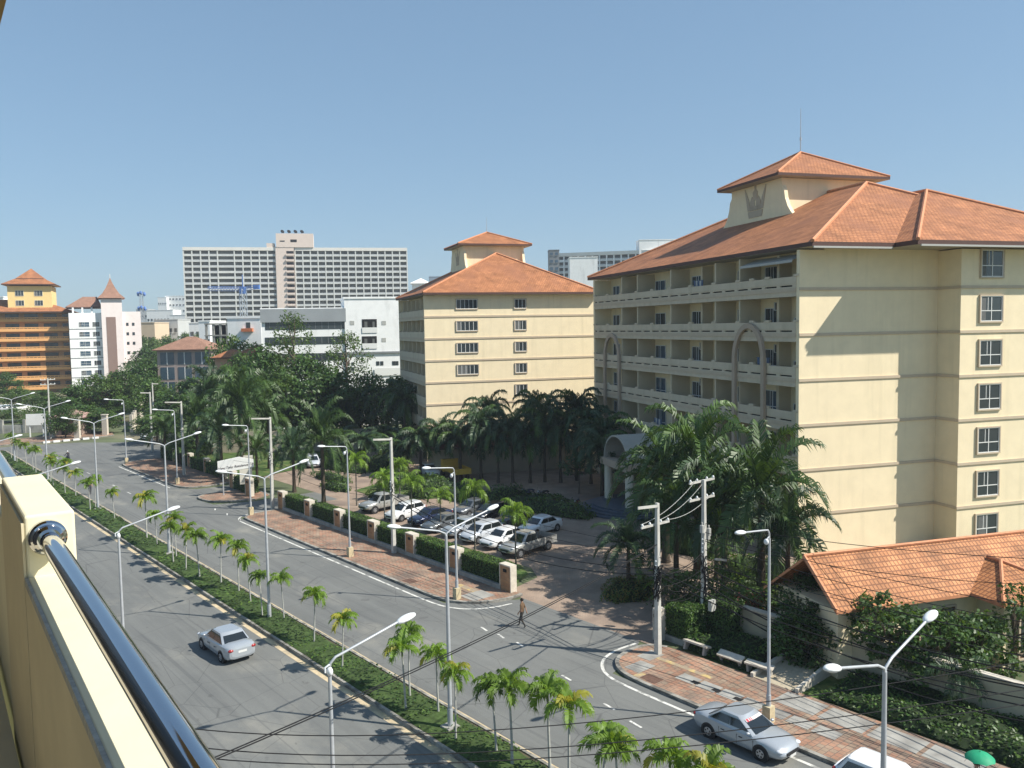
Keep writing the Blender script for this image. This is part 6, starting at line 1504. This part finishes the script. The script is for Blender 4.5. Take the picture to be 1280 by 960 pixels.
def cars():
    a = make_car('sedan', P_silver, 'silver sedan driving away on the near carriageway', rd(45.6, 16.9, .01), HD + .03)
    a.name = 'moving_car'
    def strip(root, ring, zbelt, zr, B_, T_, lerp):
        for nm, (f0, f1), m_, ww in (('sun_strip', (.80, .95), mat('strip_white', (.6, .55, .55), .5, 0), (3, 5)), ('sun_strip_mark', (.80, .95), mat('strip_red', (.5, .04, .06), .5, 0), None)):
            m = MB(); ids = [3, 4, 5]; A = [Vector(lerp(B_[i], T_[i], f0)) for i in ids]; C_ = [Vector(lerp(B_[i], T_[i], f1)) for i in ids]
            o = Vector((.026, 0, .014)) if ww else Vector((.03, 0, .017))
            if ww:
                for i in range(2): m.poly([A[i] + o, A[i + 1] + o, C_[i + 1] + o, C_[i] + o])
            else:
                for (p, q) in ((.08, .3), (.42, .52), (.62, .7)):
                    a0, a1 = A[0].lerp(A[1], p), A[0].lerp(A[1], q); c0, c1 = C_[0].lerp(C_[1], p), C_[0].lerp(C_[1], q); m.poly([a0 + o, a1 + o, c1 + o, c0 + o])
            m.build(nm, m_, root, fix=True)
    b = make_car('sedan_soft', P_silver, 'older silver sedan parked at the kerb, red and white strip across its windscreen', rd(20.25, 29.75, .01), HD + math.pi, extra=strip)
    c = make_car('hatch', P_white, 'white car with dark glass parked at the kerb at the bottom edge', rd(13.9, 29.8, .01), HD + math.pi)
    G = 'cars parked nose in behind the hedge'
    face = RA + math.pi        # noses towards the road
    rows = [(71.3, 'pickup', P_gold, 'silver pickup parked at the far left end of the row, under the first utility pole', 42.8), (66.6, 'hatch', P_white, 'white hatchback parked beside the silver pickup', 42.5), (63.3, 'sedan', P_dblue, 'dark blue sedan parked right of the white hatchback', 42.9),
            (60.5, 'sedan_soft', P_grey, 'dark grey sedan parked next to the dark blue one', 42.5), (57.9, 'sedan', P_silver, 'silver sedan parked right of the dark grey sedan', 42.8), (55.2, 'hatch', P_pearl, 'pearl white hatchback in the middle of the parked row', 42.6),
            (52.6, 'sedan', P_white, 'white sedan parked second from the near end of the row', 42.9), (49.6, 'pickup', P_gold, 'silver grey pickup with open dark bed at the near end of the row', 43.0)]
    for s, k, p, lb, t in rows:
        make_car(k, p, lb, rd(s, t + rnd.uniform(-.15, .15), .01), face + rnd.uniform(-.04, .04) + .12, G, wheel=.36 if k == 'pickup' else .31, cat='pickup' if k == 'pickup' else 'car')
    make_car('sedan_soft', P_black, 'black sedan in the second row behind the silver sedan', rd(57.4, 47.9, .01), face + .12, G)
    make_car('sedan', P_grey, 'dark grey sedan in the second row behind the blue one', rd(63.6, 48.1, .01), face + .15, G)
    make_car('hatch', P_black, 'black van like car standing in the aisle behind the parked row', rd(60.6, 48.0, .01), face + .2, G)
    make_car('sedan', P_white, 'white sedan parked in a second row behind the pearl hatchback', rd(53.6, 47.9, .01), face + .1, G)
    make_car('hatch', P_pearl, 'white car half hidden under the palms above the name board', rd(101, 50, .01), face + 1.2, G)
    make_car('hatch', P_white, 'white van parked beside the yellow lorry behind the palms', rd(84, 57, .01), face + 1.3, G)
    make_car('sedan', P_white, 'white car parked in the shade at the mouth of the side street', rd(148.2, 43.3, .01), face + .9, None)
cars()
def motorbike(loc, rz, pm, label, group=None, name='motorbike'):
    root = empty(name, loc, rz, label, 'motorbike', group)
    b = MB(); b.ell((0, 0, .72), .34, .13, .12, nu=10, nv=6); b.ell((-.42, 0, .76), .36, .11, .08, nu=10, nv=6); b.ell((.42, 0, .62), .16, .15, .30, Matrix.Rotation(-.35, 3, 'Y'), 10, 6); b.ell((-.15, 0, .45), .34, .12, .2, nu=10, nv=6); b.ell((-.72, 0, .70), .18, .1, .09, nu=8, nv=6)
    b.build('body', pm, root, smooth=True)
    s = MB(); s.ell((-.32, 0, .84), .38, .12, .06, nu=10, nv=6); s.build('seat', M_trim, root, smooth=True)
    for x in (.64, -.62):
        w = MB(); N = 18; secs = []
        for k in range(N):
            a = 2 * math.pi * k / N; c_, s_ = math.cos(a), math.sin(a)
            secs.append([(x + c_ * (.27 + .045 * math.cos(q)), .045 * math.sin(q), .30 + s_ * (.27 + .045 * math.cos(q))) for q in (0, 1.57, 3.14, 4.71)])
        secs.append(secs[0]); w.loft(secs, cap=False); wo = w.build('wheel', M_tyre, root, smooth=True)
        r = MB()
        for k in range(5): a = k * 1.2566; r.tube([(x, 0, .30), (x + .25 * math.cos(a), 0, .30 + .25 * math.sin(a))], .018, 4)
        r.build('rim', M_rim, wo)
    h = MB(); h.tube([(.64, .0, .30), (.46, 0, .95)], .03, 6); h.tube([(.36, -.33, 1.0), (.46, -.1, .96), (.46, .1, .96), (.36, .33, 1.0)], .02, 6); h.build('handlebar', M_trim, root, smooth=True)
    l = MB(); l.ell((.56, 0, .86), .07, .09, .08, nu=8, nv=6); l.build('headlight', M_headl, root, smooth=True)
    m = MB(); m.tube([(.42, .28, 1.0), (.40, .34, 1.14)], .01, 4); m.ell((.4, .35, 1.17), .02, .06, .04, nu=6, nv=4); m.tube([(.42, -.28, 1.0), (.40, -.34, 1.14)], .01, 4); m.ell((.4, -.35, 1.17), .02, .06, .04, nu=6, nv=4); m.build('mirror', M_trim, root)
    return root
P_red = paint('red_paint', (.22, .02, .02), 0)
GB = 'motorbikes parked in the courtyard'
for k, (x, y, p, lb) in enumerate([(1.4, 87.0, P_dblue, 'dark blue motorbike with white front, leftmost in the courtyard'), (3.0, 86.0, P_black, 'black motorbike close behind the dark blue one'), (4.0, 81.9, P_red, 'red motorbike nearest to the palm in the courtyard'), (5.0, 81.2, P_black, 'black motorbike right of the red one in the courtyard'), (6.2, 81.0, P_red, 'dark red motorbike next to the courtyard steps')]):
    motorbike((x, y, .01), R(200 + 12 * k), p, lb, GB)

# ================================================================ PEOPLE
M_skin = mat('skin', (.36, .21, .14), .6, .05, 10.); M_hair = mat('hair', (.015, .012, .01), .6, 0)
def person(label, loc, rz, J, cloth, hair=True, scale=1., helmet=None, name='person'):
    """J: joint dict; body grown with the skin modifier, clothes coloured by region"""
    verts, edges, rad = [], [], []
    def add(p, r, par=None):
        verts.append(p); rad.append(r)
        if par is not None: edges.append((par, len(verts) - 1))
        return len(verts) - 1
    pel = add(J['pelvis'], .14); wst = add(J['waist'], .125, pel); che = add(J['chest'], .15, wst); nk = add(J['neck'], .055, che); hd0 = add(J['head'], .085, nk); hd = add(J['crown'], .07, hd0)
    nose = add((J['head'][0] + .105, J['head'][1], J['head'][2] + .0), .018, hd0)
    for sd in ('l', 'r'):
        sg = 1 if sd == 'l' else -1
        sh = add(J['sh' + sd], .06, che); el = add(J['el' + sd], .043, sh); wr = add(J['wr' + sd], .028, el); pm_ = add(J['ha' + sd], .034, wr)
        w = Vector(J['wr' + sd]); h = Vector(J['ha' + sd]); d = (h - w).normalized(); sdv = Vector((0, 1, 0)) if abs(d.y) < .8 else Vector((1, 0, 0)); cr = d.cross(sdv).normalized()
        for q, ln in ((-1.5, .062), (-.5, .075), (.5, .07), (1.5, .055)):
            r0 = h + cr * .017 * q; f1 = add(tuple(r0 + d * .03), .010, pm_); add(tuple(r0 + d * (.03 + ln * .6) - sdv * sg * .01), .009, f1)
        t1 = add(tuple(w.lerp(h, .4) + cr * .035), .011, wr); add(tuple(h + cr * .055 + d * .01), .010, t1)
        hp = add(J['hp' + sd], .10, pel); kn = add(J['kn' + sd], .065, hp); an = add(J['an' + sd], .042, kn); add(J['to' + sd], .04, an)
    me = bpy.data.meshes.new(name); me.from_pydata([tuple(Vector(v)) for v in verts], edges, [])
    o = bpy.data.objects.new(name, me); COL.objects.link(o)
    sk = o.modifiers.new('skin', 'SKIN'); sub = o.modifiers.new('sub', 'SUBSURF'); sub.levels = 1; sub.render_levels = 1
    for i, r_ in enumerate(rad): me.skin_vertices[0].data[i].radius = (r_, r_)
    me.skin_vertices[0].data[0].use_root = True
    bpy.context.view_layer.update()
    ev = o.evaluated_get(bpy.context.evaluated_depsgraph_get()); nm = bpy.data.meshes.new_from_object(ev)
    bpy.data.objects.remove(o); body = bpy.data.objects.new('body', nm); COL.objects.link(body)
    nm.materials.clear()
    for m in [M_skin, cloth[0], cloth[1], M_trim]: nm.materials.append(m)
    nkz = Vector(J['neck']); 
    def dist(p, a, b): a, b = Vector(a), Vector(b); t = max(0, min(1, (p - a).dot(b - a) / max(1e-6, (b - a).length_squared))); return (p - a.lerp(b, t)).length, t
    for p in nm.polygons:
        c = p.center; best = None
        segs = [(J['pelvis'], J['waist'], 2 if False else 1, 0), (J['waist'], J['chest'], 1, 0), (J['chest'], J['neck'], 1, 0), (J['neck'], J['head'], 0, 0), (J['head'], J['crown'], 0, 0)]
        for sd in 'lr': segs += [(J['chest'], J['sh' + sd], 1, 0), (J['sh' + sd], J['el' + sd], 1, 1), (J['el' + sd], J['wr' + sd], 0, 0), (J['wr' + sd], J['ha' + sd], 0, 0), (J['pelvis'], J['hp' + sd], 2, 0), (J['hp' + sd], J['kn' + sd], 2, 0), (J['kn' + sd], J['an' + sd], 2, 0), (J['an' + sd], J['to' + sd], 3, 0)]
        for a, b, m_, _ in segs:
            d_, t_ = dist(c, a, b)
            if best is None or d_ < best[0]: best = (d_, m_)
        p.material_index = best[1]; p.use_smooth = True
    root = empty(name, loc, rz, label, 'person'); root.scale = (scale,) * 3; body.parent = root
    if hair:
        h = MB(); H = J['head']; C_ = J['crown']; c = ((H[0] + C_[0]) / 2 - .012, (H[1] + C_[1]) / 2, (H[2] + C_[2]) / 2 + .025)
        h.ell(c, .108, .095, .115, nu=12, nv=8, z0=-.35); h.build('hair' if helmet is None else 'helmet', helmet or M_hair, root, smooth=True)
    for sg in (-1, 1):
        e = MB(); H = J['head']; e.ell((H[0] + .083, H[1] + .032 * sg, H[2] + .028), .01, .014, .008, nu=6, nv=4); e.build('eye', M_hair, root)
    return root
def pose_walk(st=.28, arm=.18):
    return dict(pelvis=(0, 0, .95), waist=(.0, 0, 1.1), chest=(.0, 0, 1.32), neck=(.0, 0, 1.5), head=(.015, 0, 1.6), crown=(.0, 0, 1.69),
        shl=(0, .17, 1.41), ell=(-.06, .22, 1.14), wrl=(arm * .6, .23, .92), hal=(arm * .8, .225, .84), shr=(0, -.17, 1.41), elr=(-.10, -.22, 1.14), wrr=(-arm, -.23, .93), har=(-arm * 1.15, -.225, .85),
        hpl=(0, .09, .88), knl=(-.02, .095, .48), anl=(-st, .1, .10), tol=(-st + .12, .1, .04), hpr=(0, -.09, .88), knr=(st * .7, -.095, .49), anr=(st, -.1, .07), tor=(st + .13, -.1, .04))
sh_b = mat('shirt_brown', (.13, .08, .045), .9, .1, 8.); tr_b = mat('trousers_dark', (.045, .04, .035), .9, .1, 8.)
person('person walking across the forecourt entrance in brown clothes', rd(37.2, 31.7, .01), RA + 1.9, pose_walk(), (sh_b, tr_b))
person('person in dark shirt and bare legs walking on the far carriageway next to the median', rd(101.5, 23.0, .01), HD + math.pi, pose_walk(.2), (mat('shirt_dark', (.05, .03, .03), .9, .1), mat('shorts_dark', (.05, .05, .06), .9, .1)))
# umbrella walker
J = pose_walk(.2); J.update(elr=(.12, -.24, 1.16), wrr=(.24, -.12, 1.30), har=(.25, -.09, 1.37))
ux, uy = 16.75, 29.4
person('person in a blue dress under the green umbrella', (ux, uy, .13), RA - 1.2, J, (mat('dress_blue', (.03, .10, .34), .85, .1), mat('skirt_blue', (.03, .09, .30), .85, .1)))
um = empty('umbrella', (ux + .06, uy - .12, .13), RA, 'open green umbrella held over the person in blue', 'umbrella')
m = MB(); secs = []
N = 24
for (r_, z_) in [(.02, 2.16), (.2, 2.12), (.34, 2.06), (.46, 1.97), (.52, 1.90)]:
    q = []
    for k in range(N):
        a = 2 * math.pi * k / N; rr = r_ * (1 - .12 * (r_ / .62) * (1 - abs(math.cos(4 * a)))); q.append((rr * math.cos(a), rr * math.sin(a), z_ + .05 * (r_ / .62) * (1 - abs(math.cos(4 * a)))))
    secs.append(q)
m.loft(secs, cap=False); gr = MB()
o = m.build('canopy', mat('umbrella_green', (.02, .30, .15), .6, .06, 3.), um, smooth=True, uv=False)
m = MB(); m.tube([(0, 0, 1.28), (0, 0, 2.2)], .012, 6); m.build('shaft', M_trim, um)
m = MB()
for k in range(8): a = k * math.pi / 4; m.tube([(0, 0, 2.1), (.35 * math.cos(a), .35 * math.sin(a), 2.02), (.55 * math.cos(a), .55 * math.sin(a), 1.78)], .006, 3)
m.build('ribs', M_trim, um)
# motorcyclist
sx, sy, _ = rd(129, 26.6); dirm = HD + .1
mb_ = motorbike((sx, sy, .01), dirm, P_black, 'black motorbike being ridden on the far carriageway')
J = dict(pelvis=(-.32, 0, .92), waist=(-.27, 0, 1.06), chest=(-.12, 0, 1.28), neck=(-.05, 0, 1.44), head=(-.02, 0, 1.54), crown=(-.02, 0, 1.63), shl=(-.1, .17, 1.36), ell=(.12, .27, 1.14), wrl=(.32, .3, 1.04), hal=(.38, .3, 1.02),
         shr=(-.1, -.17, 1.36), elr=(.12, -.27, 1.14), wrr=(.32, -.3, 1.04), har=(.38, -.3, 1.02), hpl=(-.28, .1, .9), knl=(.12, .18, .80), anl=(.0, .17, .42), tol=(.13, .17, .38), hpr=(-.28, -.1, .9), knr=(.12, -.18, .80), anr=(.0, -.17, .42), tor=(.13, -.17, .38))
person('rider in dark clothes and a white helmet on the moving motorbike', (sx, sy, .01), dirm, J, (mat('jacket_dark', (.03, .03, .035), .9, .1), mat('jeans', (.05, .06, .09), .9, .1)), helmet=M_lampw)

# ---- yellow lorry glimpsed behind palms
ly = empty('yellow_lorry', (*rd(80, 58)[:2], 0), RA + 1.3, 'yellow flatbed lorry glimpsed behind the palms', 'lorry'); Mly = mat('lorry_yellow', (.70, .42, .06), .5, .1, 2.)
m = MB(); m.loft([[(1.4, -.95, .7), (1.4, .95, .7), (1.4, .95, 2.2), (1.4, -.95, 2.2)], [(2.7, -.95, .7), (2.7, .95, .7), (2.7, .9, 2.1), (2.7, -.9, 2.1)], [(3.0, -.93, .7), (3.0, .93, .7), (3.0, .9, 1.5), (3.0, -.9, 1.5)]]); m.build('cab', Mly, ly, fix=True)
m = MB(); m.box(-2.8, 1.2, -1, 1, .95, 1.1); m.box(-2.8, 1.2, -1, -.93, 1.1, 1.6); m.box(-2.8, 1.2, .93, 1, 1.1, 1.6); m.box(-2.8, -2.73, -.93, .93, 1.1, 1.6); m.build('flatbed', Mly, ly)
m = MB(); m.box(2.72, 2.9, -.8, .8, 1.5, 2.0); m.build('windscreen', M_cglass, ly)
for x in (2.1, -1.8):
    for sy_ in (-1, 1): m = MB(); m.tube([(x, sy_ * .95, .42), (x, sy_ * .7, .42)], .42, 16); m.build('wheel', M_tyre, ly)
# ---- concrete slabs / toppled benches on the verge
def bench(s, t, rz, tilt, label, w=1.6):
    root = empty('concrete_bench', rd(s, t, .15), rz, label, 'bench', 'toppled concrete benches on the verge'); root.rotation_euler = (tilt, 0, rz)
    m = MB(); m.box(-w / 2, w / 2, -.22, .22, .42, .52); m.build('seat', M_pillw, root)
    for x in (-w / 2 + .12, w / 2 - .22): m = MB(); m.box(x, x + .12, -.2, .2, 0, .418); m.build('leg', M_conc, root)
bench(27.6, 35.9, RA + math.pi / 2, .25, 'pale toppled concrete bench nearest to the utility pole'); bench(25.4, 36.2, RA + math.pi / 2, -.45, 'tipped concrete bench lying against the verge shrubs, left of the pair', 1.5); bench(23.7, 36.1, RA + math.pi / 2 + .12, -.15, 'tipped concrete bench nearest to the ramp, right of the pair', 1.5)
m = MB(); m.prism([(0, 0), (.5, .1), (.55, .5), (.1, .45)], 0, .3); tag(m.build('rubble_block', M_conc, loc=rd(27.4, 37.1, .1), rz=RA), 'small broken concrete block on the verge grass', 'rubble')
# traffic mirror / small sign post at the entrance
# ================================================================ BALCONY IN THE FOREGROUND
BR = R(35.3)
bal = empty('balcony_parapet', (0, 0, 0), BR, 'cream balcony parapet wall and raised end post in the lower left corner', 'balcony wall')
m = MB()
def bevbox(x0, x1, y0, y1, z0, z1, bev, name, mt, par):
    b = MB(); b.box(x0, x1, y0, y1, z0, z1); o = b.build(name, mt, par); md = o.modifiers.new('b', 'BEVEL'); md.width = bev; md.segments = 3; return o
bevbox(.300, .475, -1.5, 3.815, 15.6, 17.03, .006, 'wall', M_balc, bal)
bevbox(.296, .478, 3.8, 4.92, 15.6, 17.28, .012, 'post', M_balc, bal)
bevbox(.300, .475, 4.915, 12, 15.6, 17.03, .006, 'wall', M_balc, bal)
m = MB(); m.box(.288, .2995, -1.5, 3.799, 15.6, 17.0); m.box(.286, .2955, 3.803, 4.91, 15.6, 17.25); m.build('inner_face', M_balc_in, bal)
m = MB(); m.box(.287, .2995, -1.5, 3.799, 17.001, 17.032); m.build('edge_strip', mat('cement_edge', (.36, .36, .33), .9, .25, 25.), bal)
ra_ = empty('handrail', (0, 0, 0), BR, 'polished chrome handrail running along the top of the balcony wall', 'handrail')
m = MB(); m.tube([(.375, -1.5, 17.185), (.375, 3.8, 17.185)], .038, 28); m.tube([(.375, 4.92, 17.185), (.375, 12, 17.185)], .038, 28); m.build('rail', M_chrome, ra_, smooth=True, uv=False)
m = MB(); m.tube([(.375, 3.799, 17.185), (.375, 3.775, 17.185), (.375, 3.765, 17.185), (.375, 3.763, 17.185), (.375, 3.745, 17.185), (.375, 3.73, 17.185)], [.070, .070, .063, .056, .054, .044], 32); m.build('flange', M_chrome, ra_, smooth=False, uv=False)
for p in bpy.data.objects['flange'].data.polygons: p.use_smooth = len(p.vertices) == 4
e = bpy.data.objects['flange'].modifiers.new('e', 'EDGE_SPLIT'); e.split_angle = R(25)
fl_ = empty('balcony_structure', (0, 0, 0), BR, 'balcony slab edge of the storey above, cutting the upper left corner', 'balcony slab')
m = MB(); m.box(-1.6, .43, 3.4, 6.4, 19.64, 19.80); m.build('upper_slab', mat('slab_paint', (.26, .20, .10), .9, .1, 3.), fl_)
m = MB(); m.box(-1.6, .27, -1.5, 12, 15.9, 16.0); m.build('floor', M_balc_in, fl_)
m = MB(); m.box(-1.8, -1.6, -1.5, 12, 15.8, 19.8); m.build('rear_wall', mat('dark_glazing', (.03, .032, .035), .3, 0), fl_)
m = MB(); m.tube([(-.22, 1.75, 16.0), (-.2, 1.8, 16.62), (-.17, 1.95, 16.86)], .022, 8)
# ================================================================ LIGHT
w = bpy.data.worlds.new('World'); scene.world = w; w.use_nodes = True
nt = w.node_tree; bg = nt.nodes['Background']
sky = nt.nodes.new('ShaderNodeTexSky'); sky.sky_type = 'NISHITA'; sky.sun_disc = False
SUN_EL, SUN_AZ = R(45.4), R(104.8)     # azimuth clockwise from +Y
sky.sun_elevation = SUN_EL; sky.sun_rotation = SUN_AZ; sky.air_density = 1.0; sky.dust_density = .6; sky.ozone_density = 3.0; sky.altitude = 0
gm = nt.nodes.new('ShaderNodeGamma'); gm.inputs['Gamma'].default_value = .52
nt.links.new(sky.outputs[0], gm.inputs['Color'])
tn = nt.nodes.new('ShaderNodeVectorMath'); tn.operation = 'MULTIPLY'; tn.inputs[1].default_value = (1.07, 1.40, 1.64)
nt.links.new(gm.outputs[0], tn.inputs[0]); nt.links.new(tn.outputs['Vector'], bg.inputs['Color']); bg.inputs['Strength'].default_value = .118
sl = bpy.data.lights.new('sun', 'SUN'); sl.energy = 5.0; sl.angle = R(.53); sl.color = (1., .95, .86)
so = bpy.data.objects.new('sun', sl); COL.objects.link(so)
dv_ = Vector((math.sin(SUN_AZ) * math.cos(SUN_EL), math.cos(SUN_AZ) * math.cos(SUN_EL), math.sin(SUN_EL)))
so.rotation_euler = dv_.to_track_quat('Z', 'Y').to_euler(); so.location = (60, -40, 80)
# haze
HAZE = 0.00026
if HAZE:
    m = MB(); m.box(-1600, 1700, -60, 1500, -1.2, 125)
    hz = bpy.data.materials.new('haze'); hz.use_nodes = True; hn = hz.node_tree; hn.nodes.remove(hn.nodes['Principled BSDF'])
    pv = hn.nodes.new('ShaderNodeVolumePrincipled'); pv.inputs['Color'].default_value = (.80, .88, 1., 1); pv.inputs['Density'].default_value = HAZE; pv.inputs['Anisotropy'].default_value = .1
    hn.links.new(pv.outputs[0], hn.nodes['Material Output'].inputs['Volume'])
    o = m.build('haze', hz, uv=False); tag(o, 'thin warm haze in the air over the town', 'haze', kind='stuff')
vs = scene.view_settings; vs.view_transform = 'Standard'; vs.look = 'None'; vs.gamma = 1; vs.use_curve_mapping = False; vs.exposure = .55
scene.cycles.use_denoising = True
scene.cycles.max_bounces = 6; scene.cycles.transparent_max_bounces = 4; scene.cycles.volume_bounces = 0
